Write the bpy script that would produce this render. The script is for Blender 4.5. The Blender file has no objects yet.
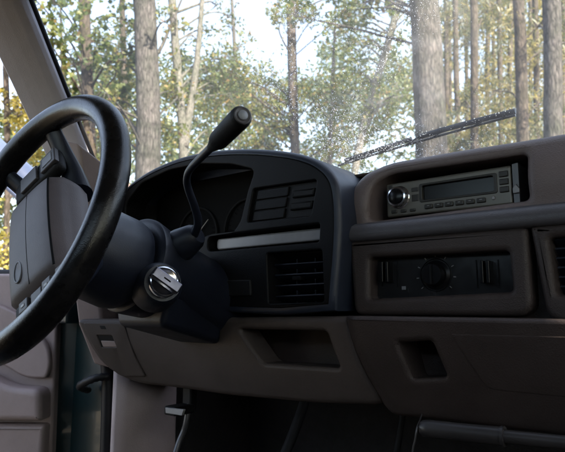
import bpy, bmesh, math, random
import numpy as np
from mathutils import Vector, Matrix, noise

random.seed(7)
RNG = np.random.default_rng(7)
R = math.radians
scn = bpy.context.scene
COL = scn.collection

# ------------------------------------------------------------------ camera
CAM = Vector((.23, -.74, .98)); YAW, PITCH, FPX = R(38), R(8.5), 560.0
FW = Vector((-math.sin(YAW)*math.cos(PITCH), math.cos(YAW)*math.cos(PITCH), math.sin(PITCH)))
RT = Vector((math.cos(YAW), math.sin(YAW), 0)); UP = RT.cross(FW)
cd = bpy.data.cameras.new('camera'); cam = bpy.data.objects.new('camera', cd); COL.objects.link(cam)
cd.sensor_fit = 'HORIZONTAL'; cd.sensor_width = 36; cd.lens = 36*FPX/565
cd.dof.use_dof = True; cd.dof.focus_distance = .85; cd.dof.aperture_fstop = 11
cd.clip_start = .02; cd.clip_end = 600
cam.matrix_world = Matrix(((RT.x, UP.x, -FW.x, CAM.x), (RT.y, UP.y, -FW.y, CAM.y), (RT.z, UP.z, -FW.z, CAM.z), (0, 0, 0, 1)))
scn.camera = cam

def ray(px, py): return FW + RT*((px-282.5)/FPX) - UP*((py-226)/FPX)
def at(px, py, Y):
    """point of the plane y=Y (the dashboard's planes) seen at a photo position"""
    r = ray(px, py); return CAM + r*((Y-CAM.y)/r.y)
def atx(px, py, X):
    r = ray(px, py); return CAM + r*((X-CAM.x)/r.x)
def xz(px, py, Y):
    p = at(px, py, Y); return (p.x, p.z)

# ------------------------------------------------------------------ materials
def mat(name, col, rough=.5, metal=0, spec=.5, grain=0, gscale=600, var=0, vscale=30, coat=0, rvar=0):
    m = bpy.data.materials.new(name); m.use_nodes = True
    nt = m.node_tree; b = nt.nodes['Principled BSDF']
    b.inputs['Base Color'].default_value = (*col, 1); b.inputs['Roughness'].default_value = rough
    b.inputs['Metallic'].default_value = metal; b.inputs['Specular IOR Level'].default_value = spec
    b.inputs['Coat Weight'].default_value = coat
    tc = nt.nodes.new('ShaderNodeTexCoord')
    if grain:
        n = nt.nodes.new('ShaderNodeTexVoronoi'); n.inputs['Scale'].default_value = gscale
        bp = nt.nodes.new('ShaderNodeBump'); bp.inputs['Strength'].default_value = grain; bp.inputs['Distance'].default_value = .001
        nt.links.new(tc.outputs['Object'], n.inputs['Vector']); nt.links.new(n.outputs['Distance'], bp.inputs['Height'])
        nt.links.new(bp.outputs['Normal'], b.inputs['Normal'])
    if var or rvar:
        n = nt.nodes.new('ShaderNodeTexNoise'); n.inputs['Scale'].default_value = vscale; n.inputs['Detail'].default_value = 6
        n.inputs['Roughness'].default_value = .65
        nt.links.new(tc.outputs['Object'], n.inputs['Vector'])
        if var:
            mr = nt.nodes.new('ShaderNodeMapRange'); mr.inputs['From Min'].default_value = .3; mr.inputs['From Max'].default_value = .7
            mr.inputs['To Min'].default_value = 1-var; mr.inputs['To Max'].default_value = 1+var
            mx = nt.nodes.new('ShaderNodeMix'); mx.data_type = 'RGBA'; mx.blend_type = 'MULTIPLY'
            mx.inputs['Factor'].default_value = 1; mx.inputs['A'].default_value = (*col, 1)
            nt.links.new(n.outputs['Fac'], mr.inputs['Value']); nt.links.new(mr.outputs['Result'], mx.inputs['B'])
            nt.links.new(mx.outputs['Result'], b.inputs['Base Color'])
        if rvar:
            m2 = nt.nodes.new('ShaderNodeMapRange'); m2.inputs['From Min'].default_value = .3; m2.inputs['From Max'].default_value = .7
            m2.inputs['To Min'].default_value = max(.05, rough-rvar); m2.inputs['To Max'].default_value = rough+rvar
            nt.links.new(n.outputs['Fac'], m2.inputs['Value']); nt.links.new(m2.outputs['Result'], b.inputs['Roughness'])
    return m

M = {}
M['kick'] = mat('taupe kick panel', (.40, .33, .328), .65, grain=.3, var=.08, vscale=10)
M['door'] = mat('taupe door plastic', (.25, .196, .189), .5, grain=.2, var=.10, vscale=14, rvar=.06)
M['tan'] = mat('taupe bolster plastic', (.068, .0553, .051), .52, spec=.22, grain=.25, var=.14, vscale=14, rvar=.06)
M['tan2'] = mat('taupe cloth vinyl', (.58, .565, .64), .65, grain=.3, var=.08, vscale=10)
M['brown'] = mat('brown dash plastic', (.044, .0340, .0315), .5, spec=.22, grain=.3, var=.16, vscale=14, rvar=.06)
M['ledge'] = mat('slate dash ledge', (.066, .062, .068), .42, spec=.4, grain=.2, var=.08, vscale=18)
M['black'] = mat('black dash plastic', (.008, .0105, .019), .42, spec=.38, grain=.10, var=.2, vscale=25, rvar=.07)
M['blackmatte'] = mat('matte black plastic', (.008, .008, .0085), .6, spec=.2, grain=.2, var=.15)
M['face'] = mat('charcoal face plastic', (.0055, .0055, .0062), .5, spec=.12, grain=.2, var=.12)
M['seam'] = mat('dark seam', (.005, .005, .005), .8, spec=.1)
M['grey'] = mat('grey wheel vinyl', (.086, .068, .066), .55, grain=.18, gscale=700, var=.1, vscale=30)
M['greyside'] = mat('dark grey wheel vinyl', (.05, .045, .046), .5, grain=.18, gscale=700, var=.1)
M['leather'] = mat('worn black leather', (.0055, .005, .0052), .27, spec=.38, grain=.12, gscale=900, var=.35, vscale=28, rvar=.10)
M['button'] = mat('grey button', (.16, .165, .18), .45, var=.1)
M['legend'] = mat('pale printed mark', (.5, .5, .5), .5)
M['silver'] = mat('silver trim', (.21, .20, .20), .4, metal=.2, var=.06, vscale=60)
M['stereo'] = mat('champagne stereo plastic', (.115, .106, .090), .36, metal=.3, var=.06, vscale=60)
M['stereodark'] = mat('dark stereo button', (.030, .028, .025), .4, spec=.3)
M['glossblack'] = mat('gloss black', (.005, .005, .006), .22, spec=.25)
M['chrome'] = mat('chrome', (.72, .72, .76), .14, metal=1, var=.08, vscale=80)
M['darkchrome'] = mat('worn dark chrome', (.13, .13, .16), .3, metal=1, var=.15, vscale=90)
M['steel'] = mat('dull steel', (.10, .10, .105), .4, metal=.5)
M['teal'] = mat('dark teal car paint', (.002, .012, .014), .3, coat=.6)
M['framepaint'] = mat('blue grey frame paint', (.07, .09, .15), .25, coat=.7)
M['rubber'] = mat('black rubber', (.007, .007, .009), .5, spec=.3, var=.3, vscale=60)
M['carpet'] = mat('dark carpet', (.010, .009, .009), .95, grain=.6, gscale=300, var=.3, vscale=60)
M['liner'] = mat('headliner cloth', (.30, .275, .27), .9)
M['cloth'] = mat('seat cloth', (.045, .038, .036), .9, grain=.4, gscale=400, var=.2, vscale=40)
M['white'] = mat('white plastic', (.7, .7, .68), .4)
M['greymark'] = mat('grey painted mark', (.22, .22, .22), .5)
M['tube'] = mat('dark grey tube', (.028, .026, .027), .4, var=.15, vscale=40)
M['needle'] = mat('gauge needle', (.55, .5, .45), .5)

def glass_mat(name, specks):
    m = bpy.data.materials.new(name); m.use_nodes = True; nt = m.node_tree; N = nt.nodes; L = nt.links
    for n in list(N): N.remove(n)
    out = N.new('ShaderNodeOutputMaterial')
    tr = N.new('ShaderNodeBsdfTransparent'); tr.inputs['Color'].default_value = (.93, .96, .94, 1)
    gl = N.new('ShaderNodeBsdfGlossy'); gl.inputs['Roughness'].default_value = .02
    fr = N.new('ShaderNodeFresnel'); fr.inputs['IOR'].default_value = 1.33
    mx = N.new('ShaderNodeMixShader'); L.new(fr.outputs[0], mx.inputs[0]); L.new(tr.outputs[0], mx.inputs[1]); L.new(gl.outputs[0], mx.inputs[2])
    last = mx
    if specks:                                   # dew and dirt specks on the pane: small pale dots of many sizes
        tc = N.new('ShaderNodeTexCoord')
        pn = N.new('ShaderNodeTexNoise'); pn.inputs['Scale'].default_value = 4.5; pn.inputs['Detail'].default_value = 3
        L.new(tc.outputs['Object'], pn.inputs['Vector'])
        sep = N.new('ShaderNodeSeparateXYZ'); L.new(tc.outputs['Object'], sep.inputs[0])
        fx = N.new('ShaderNodeMapRange'); fx.interpolation_type = 'SMOOTHSTEP'      # the dew is thickest over the middle of the pane
        fx.inputs['From Min'].default_value = -.60; fx.inputs['From Max'].default_value = -.36; L.new(sep.outputs['X'], fx.inputs['Value'])
        wn_ = N.new('ShaderNodeTexNoise'); wn_.inputs['Scale'].default_value = 320; L.new(tc.outputs['Object'], wn_.inputs['Vector'])
        wv = N.new('ShaderNodeVectorMath'); wv.operation = 'MULTIPLY_ADD'; wv.inputs[1].default_value = (.006, .006, .006); L.new(wn_.outputs['Color'], wv.inputs[0]); L.new(tc.outputs['Object'], wv.inputs[2])
        masks = []
        fo = N.new('ShaderNodeMapRange'); fo.interpolation_type = 'SMOOTHSTEP'; fo.inputs['From Min'].default_value = -.19; fo.inputs['From Max'].default_value = .03
        fo.inputs['To Min'].default_value = 1; fo.inputs['To Max'].default_value = .28; L.new(sep.outputs['X'], fo.inputs['Value'])
        ff = N.new('ShaderNodeMath'); ff.operation = 'MULTIPLY'; L.new(fx.outputs[0], ff.inputs[0]); L.new(fo.outputs[0], ff.inputs[1]); fx = ff
        for sc, th in ((230, .36), (400, .44), (120, .17)):
            v = N.new('ShaderNodeTexVoronoi'); v.inputs['Scale'].default_value = sc; L.new(wv.outputs[0], v.inputs['Vector'])
            sepc = N.new('ShaderNodeSeparateColor'); L.new(v.outputs['Color'], sepc.inputs[0])
            thr = N.new('ShaderNodeMath'); thr.operation = 'MULTIPLY_ADD'; thr.inputs[1].default_value = th*1.1; thr.inputs[2].default_value = -.06
            L.new(sepc.outputs[0], thr.inputs[0])
            t2 = N.new('ShaderNodeMath'); t2.operation = 'MULTIPLY'; L.new(thr.outputs[0], t2.inputs[0]); L.new(fx.outputs[0], t2.inputs[1])
            pm = N.new('ShaderNodeMapRange'); pm.inputs['From Min'].default_value = .38; pm.inputs['From Max'].default_value = .6
            pm.inputs['To Min'].default_value = .35; pm.inputs['To Max'].default_value = 1.3
            L.new(pn.outputs['Fac'], pm.inputs['Value'])
            t3 = N.new('ShaderNodeMath'); t3.operation = 'MULTIPLY'; L.new(t2.outputs[0], t3.inputs[0]); L.new(pm.outputs[0], t3.inputs[1])
            lt = N.new('ShaderNodeMath'); lt.operation = 'SUBTRACT'; lt.use_clamp = True; L.new(t3.outputs[0], lt.inputs[0]); L.new(v.outputs['Distance'], lt.inputs[1])
            l2 = N.new('ShaderNodeMath'); l2.operation = 'MULTIPLY'; l2.inputs[1].default_value = 9; l2.use_clamp = True; L.new(lt.outputs[0], l2.inputs[0]); lt = l2
            masks.append(lt)
        a = N.new('ShaderNodeMath'); a.operation = 'MAXIMUM'; L.new(masks[0].outputs[0], a.inputs[0]); L.new(masks[1].outputs[0], a.inputs[1])
        b = N.new('ShaderNodeMath'); b.operation = 'MAXIMUM'; L.new(a.outputs[0], b.inputs[0]); L.new(masks[2].outputs[0], b.inputs[1])
        c = N.new('ShaderNodeMath'); c.operation = 'MULTIPLY'; c.operation = 'MULTIPLY_ADD'; c.inputs[1].default_value = .42; c.inputs[2].default_value = .046; L.new(b.outputs[0], c.inputs[0])
        bn = N.new('ShaderNodeTexNoise'); bn.inputs['Scale'].default_value = 26; bn.inputs['Detail'].default_value = 5; L.new(tc.outputs['Object'], bn.inputs['Vector'])
        bm_ = N.new('ShaderNodeMapRange'); bm_.inputs['From Min'].default_value = .48; bm_.inputs['From Max'].default_value = .72; bm_.inputs['To Max'].default_value = .045; L.new(bn.outputs['Fac'], bm_.inputs['Value'])
        b2 = N.new('ShaderNodeMath'); b2.operation = 'MULTIPLY'; L.new(bm_.outputs[0], b2.inputs[0]); L.new(fx.outputs[0], b2.inputs[1])
        c2 = N.new('ShaderNodeMath'); c2.operation = 'ADD'; L.new(c.outputs[0], c2.inputs[0]); L.new(b2.outputs[0], c2.inputs[1]); c = c2      # soft blotches of glare painted on as haze over the dew
        tl = N.new('ShaderNodeBsdfTranslucent'); tl.inputs['Color'].default_value = (.85, .87, .9, 1)
        m2 = N.new('ShaderNodeMixShader'); L.new(c.outputs[0], m2.inputs[0]); L.new(mx.outputs[0], m2.inputs[1]); L.new(tl.outputs[0], m2.inputs[2])
        last = m2
    L.new(last.outputs[0], out.inputs[0])
    return m
M['glass'] = glass_mat('window glass', False)
M['windshield'] = glass_mat('dewy windshield glass', True)

def bark_mat(name, c1, c2, scale=1.0):
    m = bpy.data.materials.new(name); m.use_nodes = True; nt = m.node_tree; N = nt.nodes; L = nt.links
    b = N['Principled BSDF']; b.inputs['Roughness'].default_value = .9; b.inputs['Specular IOR Level'].default_value = .15
    tc = N.new('ShaderNodeTexCoord'); mp = N.new('ShaderNodeMapping'); mp.inputs['Scale'].default_value = (20*scale, 20*scale, 5.5*scale)
    L.new(tc.outputs['Object'], mp.inputs[0])
    n = N.new('ShaderNodeTexNoise'); n.inputs['Scale'].default_value = 1.6; n.inputs['Detail'].default_value = 9; n.inputs['Roughness'].default_value = .72; n.inputs['Distortion'].default_value = .6
    L.new(mp.outputs[0], n.inputs['Vector'])
    v = N.new('ShaderNodeTexVoronoi'); v.feature = 'DISTANCE_TO_EDGE'; v.inputs['Scale'].default_value = 1.5; L.new(mp.outputs[0], v.inputs['Vector'])
    n2 = N.new('ShaderNodeTexNoise'); n2.inputs['Scale'].default_value = 4.5; n2.inputs['Detail'].default_value = 7; n2.inputs['Roughness'].default_value = .7; L.new(tc.outputs['Object'], n2.inputs['Vector'])
    ad = N.new('ShaderNodeMath'); ad.operation = 'MULTIPLY_ADD'; ad.inputs[1].default_value = .55; L.new(v.outputs['Distance'], ad.inputs[0]); L.new(n.outputs['Fac'], ad.inputs[2])
    rp = N.new('ShaderNodeValToRGB'); rp.color_ramp.elements[0].position = .38; rp.color_ramp.elements[0].color = (*c1, 1)
    rp.color_ramp.elements[1].position = .78; rp.color_ramp.elements[1].color = (*c2, 1)
    L.new(ad.outputs[0], rp.inputs[0])
    mx = N.new('ShaderNodeMix'); mx.data_type = 'RGBA'; mx.blend_type = 'MULTIPLY'; mx.inputs['Factor'].default_value = .85
    L.new(rp.outputs[0], mx.inputs['A'])
    r2 = N.new('ShaderNodeValToRGB'); r2.color_ramp.elements[0].position = .35; r2.color_ramp.elements[0].color = (.5, .56, .44, 1); r2.color_ramp.elements[1].position = .65; r2.color_ramp.elements[1].color = (1.15, 1.1, 1.1, 1)
    L.new(n2.outputs['Fac'], r2.inputs[0]); L.new(r2.outputs[0], mx.inputs['B']); L.new(mx.outputs['Result'], b.inputs['Base Color'])
    bp = N.new('ShaderNodeBump'); bp.inputs['Strength'].default_value = 1.0; bp.inputs['Distance'].default_value = .035; L.new(ad.outputs[0], bp.inputs['Height']); L.new(bp.outputs[0], b.inputs['Normal'])
    return m
M['bark_grey'] = bark_mat('grey bark', (.040, .036, .034), (.165, .150, .145))
M['bark_pale'] = bark_mat('pale bark', (.10, .095, .088), (.29, .275, .25), 1.6)
M['bark_brown'] = bark_mat('brown bark', (.036, .030, .027), (.145, .118, .10), .8)

def leaf_mat(name, stops, trans=.45):
    m = bpy.data.materials.new(name); m.use_nodes = True; nt = m.node_tree; N = nt.nodes; L = nt.links
    for n in list(N): N.remove(n)
    out = N.new('ShaderNodeOutputMaterial'); g = N.new('ShaderNodeNewGeometry')
    rp = N.new('ShaderNodeValToRGB'); el = rp.color_ramp.elements
    while len(el) < len(stops): el.new(.5)
    for e, (p, c) in zip(el, stops): e.position = p; e.color = (*c, 1)
    L.new(g.outputs['Random Per Island'], rp.inputs[0])
    d = N.new('ShaderNodeBsdfPrincipled'); d.inputs['Roughness'].default_value = .45; L.new(rp.outputs[0], d.inputs['Base Color'])
    t = N.new('ShaderNodeBsdfTranslucent'); L.new(rp.outputs[0], t.inputs['Color'])
    mx = N.new('ShaderNodeMixShader'); mx.inputs[0].default_value = trans
    L.new(d.outputs[0], mx.inputs[1]); L.new(t.outputs[0], mx.inputs[2]); L.new(mx.outputs[0], out.inputs[0])
    return m
M['leaf_green'] = leaf_mat('green leaves', [(0, (.065, .098, .036)), (.5, (.105, .135, .045)), (.88, (.17, .175, .055)), (1, (.24, .15, .06))], .55)
M['leaf_autumn'] = leaf_mat('yellow green leaves', [(0, (.085, .11, .035)), (.5, (.14, .155, .045)), (.85, (.24, .22, .06)), (1, (.28, .16, .07))], .55)
M['leaf_gold'] = leaf_mat('golden leaves', [(0, (.16, .15, .04)), (.5, (.32, .27, .06)), (1, (.42, .32, .07))], .5)
M['leaf_pine'] = leaf_mat('pine needles', [(0, (.05, .065, .028)), (.5, (.09, .10, .04)), (1, (.20, .16, .06))])
M['leaf_far'] = leaf_mat('far foliage', [(0, (.065, .095, .045)), (.6, (.11, .135, .06)), (.92, (.20, .19, .07)), (1, (.26, .17, .08))], .55)
M['leaf_farsungold'] = leaf_mat('far sun tinted gold foliage', [(0, (.10, .10, .04)), (.5, (.24, .20, .065)), (1, (.36, .29, .10))], .5)  # autumn gold with the warm sunlight on the far right trees mixed in

# ------------------------------------------------------------------ mesh helpers
def link(name, me, m, parent=None, smooth=40, wn=False):
    o = bpy.data.objects.new(name, me); COL.objects.link(o)
    if m is not None:
        for mm in (m if isinstance(m, (list, tuple)) else [m]): me.materials.append(mm)
    if smooth is not None:
        me.shade_smooth()
        if smooth < 180: me.set_sharp_from_angle(angle=R(smooth))
    if wn:
        w = o.modifiers.new('wn', 'WEIGHTED_NORMAL'); w.keep_sharp = True
    if parent is not None:
        o.parent = parent; o.matrix_parent_inverse = parent.matrix_world.inverted()
    return o

def root(name, loc, label, cat, group=None, kind=None, matrix=None):
    o = bpy.data.objects.new(name, None); COL.objects.link(o); o.empty_display_size = .05
    o.matrix_world = matrix if matrix is not None else Matrix.Translation(loc)
    bpy.context.view_layer.update()
    tag(o, label, cat, group, kind)
    return o
def tag(o, label, cat, group=None, kind=None):
    o['label'] = label; o['category'] = cat
    if group: o['group'] = group
    if kind: o['kind'] = kind
    return o

def rr(x0, x1, z0, z1, r, n=5):
    P = []
    for cx, cz, a0 in ((x1-r, z1-r, 0), (x0+r, z1-r, 90), (x0+r, z0+r, 180), (x1-r, z0+r, 270)):
        for i in range(n+1):
            a = R(a0+90*i/n); P.append((cx+r*math.cos(a), cz+r*math.sin(a)))
    return P
def rnd(poly, r, n=5):
    """polygon with rounded corners"""
    P = []; k = len(poly)
    rs = r if isinstance(r, (list, tuple)) else [r]*k
    for i in range(k):
        a, b, c = Vector(poly[i-1]), Vector(poly[i]), Vector(poly[(i+1) % k])
        u = (a-b); v = (c-b); t = min(rs[i], u.length*.48, v.length*.48)
        p, q = b+u.normalized()*t, b+v.normalized()*t
        for j in range(n+1):
            s = j/n; P.append(tuple((1-s)**2*p+2*s*(1-s)*b+s*s*q))
    return P
def smoothline(pts, n=8, closed=False):
    pts = [Vector(p) for p in pts]; k = len(pts); out = []
    rng = range(k if closed else k-1)
    for i in rng:
        p1, p2 = pts[i], pts[(i+1) % k]
        p0 = pts[i-1] if (closed or i > 0) else p1*2-p2
        p3 = pts[(i+2) % k] if (closed or i+2 < k) else p2*2-p1
        for j in range(n):
            t = j/n
            out.append(.5*((2*p1)+(p2-p0)*t+(2*p0-5*p1+4*p2-p3)*t*t+(3*p1-p0-3*p2+p3)*t**3))
    if not closed: out.append(pts[-1])
    return out

def shrink(P, d):
    """outline moved d to its left; corners tighter than d close up instead of looping"""
    P = [Vector(p) for p in P]; k = len(P)
    if d <= 0: return P
    E = [(P[(i+1) % k]-P[i]).normalized() for i in range(k)]
    Q = []
    for i in range(k):
        n1 = Vector((-E[i-1].y, E[i-1].x)); n2 = Vector((-E[i].y, E[i].x)); m = n1+n2
        if m.length < 1e-4: m = n1
        m.normalize(); Q.append(P[i]+m*(d/max(.35, m.dot(n1))))
    bad = [(Q[(i+1) % k]-Q[i]).dot(E[i]) <= 0 for i in range(k)]
    if any(bad) and not all(bad):
        st = next(i for i in range(k) if not bad[i]); i = st; done = 0
        while done < k:
            j = i % k
            if bad[j]:
                e = j; n = 0
                while bad[e % k]: e += 1; n += 1
                i0 = (j-1) % k; i1 = e % k
                p, u, q, v = Q[i0], E[i0], Q[(i1+1) % k], E[i1]
                cr = u.x*v.y-u.y*v.x
                X = p+u*(((q-p).x*v.y-(q-p).y*v.x)/cr) if abs(cr) > .05 else (Q[j]+Q[i1])/2
                for t in range(n+1): Q[(j+t) % k] = X.copy()
                i += n; done += n
            else:
                i += 1; done += 1
    return Q
def area(P): return sum(P[i-1][0]*P[i][1]-P[i][0]*P[i-1][1] for i in range(len(P)))/2
def plate_mesh(outer, holes, yf, depth, bevel=.003, res=3, cuts=None, deform=None):
    """flat outline in the (x,z) plane, front face at y=yf, going away (+y) by depth, rounded front edges"""
    b = min(bevel, depth*.8); K = max(2, res+1)
    loops = [list(outer) if area(outer) > 0 else list(outer)[::-1]]+[list(h) if area(h) < 0 else list(h)[::-1] for h in holes]
    bm = bmesh.new(); front = []; back = []
    for P in loops:
        k = len(P); rings = [[bm.verts.new((p[0], yf+depth, p[1])) for p in P]]
        for i in range(K+1):
            th = math.pi/2*i/K; q = shrink(P, b*(1-math.cos(th)))
            rings.append([bm.verts.new((p[0], yf+b*(1-math.sin(th)), p[1])) for p in q])
        for r0_, r1_ in zip(rings, rings[1:]):
            for j in range(k):
                bm.faces.new((r0_[j], r0_[(j+1) % k], r1_[(j+1) % k], r1_[j]))
    bmesh.ops.remove_doubles(bm, verts=bm.verts, dist=2e-6)
    bmesh.ops.dissolve_degenerate(bm, edges=bm.edges[:], dist=1e-7)
    for y in (yf, yf+depth):
        ed = [e for e in bm.edges if len(e.link_faces) == 1 and all(abs(v.co.y-y) < 1e-6 for v in e.verts)]
        bmesh.ops.triangle_fill(bm, use_beauty=True, edges=ed, normal=(0, -1, 0))
    if cuts:
        for axis, vals in cuts:
            for v in vals:
                co = Vector((0, 0, 0)); co[axis] = v; no = Vector((0, 0, 0)); no[axis] = 1
                bmesh.ops.bisect_plane(bm, geom=bm.verts[:]+bm.edges[:]+bm.faces[:], plane_co=co, plane_no=no, dist=1e-6)
    bmesh.ops.recalc_face_normals(bm, faces=bm.faces[:])
    if deform:
        for v in bm.verts: v.co = deform(v.co.copy())
    me = bpy.data.meshes.new('plate'); bm.to_mesh(me); bm.free()
    return me
def plate(name, outer, yf, depth, m, parent, holes=(), bevel=.003, res=3, cuts=None, deform=None, smooth=45):
    return link(name, plate_mesh(outer, holes, yf, depth, bevel, res, cuts, deform), m, parent, smooth, True)

def bm_box(bm, lo, hi, bev=0, mtx=None):
    c = [(a+b)/2 for a, b in zip(lo, hi)]; s = [abs(b-a) for a, b in zip(lo, hi)]
    t = bmesh.new(); bmesh.ops.create_cube(t, size=1, matrix=Matrix.Translation(c) @ Matrix.Diagonal((*s, 1)))
    if bev: bmesh.ops.bevel(t, geom=t.edges[:], offset=bev, segments=3, affect='EDGES', profile=.5)
    if mtx: t.transform(mtx)
    me = bpy.data.meshes.new('t'); t.to_mesh(me); t.free(); bm.from_mesh(me); bpy.data.meshes.remove(me)
def box(name, lo, hi, m, parent, bev=.002, mtx=None):
    bm = bmesh.new(); bm_box(bm, lo, hi, bev, mtx); me = bpy.data.meshes.new(name); bm.to_mesh(me); bm.free()
    return link(name, me, m, parent, 45, True)
def bm_tube(bm, pts, rad, seg=12, caps=True, sy=1.0, ref=Vector((0, 0, 1))):
    pts = [Vector(p) for p in pts]; k = len(pts)
    rad = rad if isinstance(rad, (list, tuple)) else [rad]*k
    rings = []; nrm = None
    for i, p in enumerate(pts):
        t = (pts[min(i+1, k-1)]-pts[max(i-1, 0)]).normalized()
        if nrm is None:
            nrm = t.cross(ref if abs(t.dot(ref)) < .95 else Vector((1, 0, 0))).normalized()
        nrm = (nrm-t*nrm.dot(t)).normalized(); bi = t.cross(nrm)
        rings.append([bm.verts.new(p+rad[i]*(math.cos(2*math.pi*j/seg)*nrm+sy*math.sin(2*math.pi*j/seg)*bi)) for j in range(seg)])
    for a, b in zip(rings, rings[1:]):
        for j in range(seg): bm.faces.new((a[j], a[(j+1) % seg], b[(j+1) % seg], b[j]))
    if caps:
        bm.faces.new(rings[0][::-1]); bm.faces.new(rings[-1])
    return rings
def tube(name, pts, rad, m, parent, seg=14, smooth=50, sy=1.0):
    bm = bmesh.new(); bm_tube(bm, pts, rad, seg, True, sy); me = bpy.data.meshes.new(name)
    bmesh.ops.recalc_face_normals(bm, faces=bm.faces[:]); bm.to_mesh(me); bm.free()
    return link(name, me, m, parent, smooth)
def lathe_between(name, p0, p1, prof, m, parent, seg=32, smooth=40):
    """prof: (t along p0->p1 in metres, radius)"""
    d = (Vector(p1)-Vector(p0)).normalized()
    pts = [Vector(p0)+d*t for t, _ in prof]
    bm = bmesh.new(); nrm = d.cross(Vector((0, 0, 1))).normalized(); bi = d.cross(nrm); rings = []
    for (t, r) in prof:
        c = Vector(p0)+d*t
        rings.append([bm.verts.new(c+max(r, 1e-5)*(math.cos(2*math.pi*j/seg)*nrm+math.sin(2*math.pi*j/seg)*bi)) for j in range(seg)])
    for a, b in zip(rings, rings[1:]):
        for j in range(seg): bm.faces.new((a[j], a[(j+1) % seg], b[(j+1) % seg], b[j]))
    bm.faces.new(rings[0][::-1]); bm.faces.new(rings[-1])
    bmesh.ops.recalc_face_normals(bm, faces=bm.faces[:])
    me = bpy.data.meshes.new(name); bm.to_mesh(me); bm.free()
    return link(name, me, m, parent, smooth)
def loft(name, rows, m, parent, smooth=60, thick=0, close=False):
    """grid of points (list of rows)"""
    bm = bmesh.new(); V = [[bm.verts.new(Vector(p)) for p in row] for row in rows]
    for a, b in zip(V, V[1:]):
        n = len(a)
        for j in range(n if close else n-1): bm.faces.new((a[j], a[(j+1) % n], b[(j+1) % n], b[j]))
    me = bpy.data.meshes.new(name)
    bmesh.ops.recalc_face_normals(bm, faces=bm.faces[:]); bm.to_mesh(me); bm.free()
    o = link(name, me, m, parent, smooth)
    if thick:
        s = o.modifiers.new('solid', 'SOLIDIFY'); s.thickness = thick; s.offset = 0
    return o
def hull_prism(name, polyA, polyB, m, parent, bev=.004):
    bm = bmesh.new(); A = [bm.verts.new(p) for p in polyA]; B = [bm.verts.new(p) for p in polyB]; n = len(A)
    bm.faces.new(A[::-1]); bm.faces.new(B)
    for i in range(n): bm.faces.new((A[i], A[(i+1) % n], B[(i+1) % n], B[i]))
    bmesh.ops.recalc_face_normals(bm, faces=bm.faces[:])
    if bev: bmesh.ops.bevel(bm, geom=bm.edges[:], offset=bev, segments=3, affect='EDGES', profile=.5)
    me = bpy.data.meshes.new(name); bm.to_mesh(me); bm.free()
    return link(name, me, m, parent, 45, True)

# ------------------------------------------------------------------ the dashboard
dash = root('dashboard', (0, .1, .84), 'brown truck dashboard with black instrument hood, vents and glove box', 'dashboard')

# black instrument bezel: rounded outer frame
FY = -.034                                                    # plane of the charcoal instrument face
BZ = [xz(px, py, FY-.012) for px, py in ((119, 290), (113, 235), (117, 203), (126, 186), (148, 170), (178, 157), (212, 150), (248, 148), (284, 150.5), (308, 156), (323, 164), (333, 175), (338, 190), (340, 215), (339, 250), (334, 311))]
outerB = [(p[0], p[1]) for p in smoothline([(a, b) for a, b in BZ], 4)]
outerB = outerB + [xz(px, py, FY-.012) for px, py in ((280, 315), (215, 312), (150, 318))]
def inset(poly, d):
    k = len(poly); out = []
    for i in range(k):
        a, b, c = Vector(poly[i-1]), Vector(poly[i]), Vector(poly[(i+1) % k])
        n1 = Vector((-(b-a).y, (b-a).x)); n2 = Vector((-(c-b).y, (c-b).x))
        n1.normalize(); n2.normalize(); n = (n1+n2); n.normalize(); out.append(tuple(b-n*d*-1))
    return out
# the outline runs clockwise here, so the inside is to the right
innerB = [tuple(Vector(p)) for p in inset(outerB, -.030)]
cluster = [xz(129, 206, FY), xz(146, 184, FY), xz(174, 171, FY), xz(205, 165, FY), xz(236, 165.5, FY), xz(259, 171, FY),
           xz(252, 192, FY), xz(245, 221, FY), xz(239, 231.5, FY), xz(209, 236, FY), xz(200, 250, FY), (-.57, 1.06), (-.68, 1.06)]
cluster = rnd(cluster, [.02, .01, .01, .01, .01, .012, .004, .004, .012, .012, .01, .02, .03])
swp = rnd([xz(258, 190, FY), xz(321, 181, FY), xz(315, 216, FY), xz(252, 223, FY)], .005)
trm = rnd([xz(213, 237, FY), xz(324, 224, FY), xz(323, 242.5, FY), xz(212, 252, FY)], [.012, .004, .004, .012])
vnt = rnd([xz(271, 254, FY), xz(326, 250, FY), xz(328, 302, FY), xz(273, 303.5, FY)], .005)
bm = bmesh.new(); bm.from_mesh(plate_mesh(outerB, [], FY-.012, .11, .0105, 6))
bmesh.ops.delete(bm, geom=[f for f in bm.faces if all(abs(v.co.y-(FY-.012)) < 1e-5 for v in f.verts) or all(abs(v.co.y-(FY+.098)) < 1e-5 for v in f.verts)], context='FACES')
me = bpy.data.meshes.new('bezel_shell'); bm.to_mesh(me); bm.free(); M['shell'] = mat('sky tinted black bezel plastic', (.017, .022, .036), .42, spec=.4, grain=.12, var=.2, vscale=25, rvar=.07); link('bezel_shell', me, M['shell'], dash, 60)  # bluish sky sheen on the black bezel is put into the shell's colour
faceO = [tuple(p) for p in shrink(outerB if area(outerB) > 0 else outerB[::-1], .0104)]
plate('bezel_face', faceO, FY-.0118, .05, M['face'], dash, holes=[cluster, swp, trm, vnt], bevel=.003)
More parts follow.
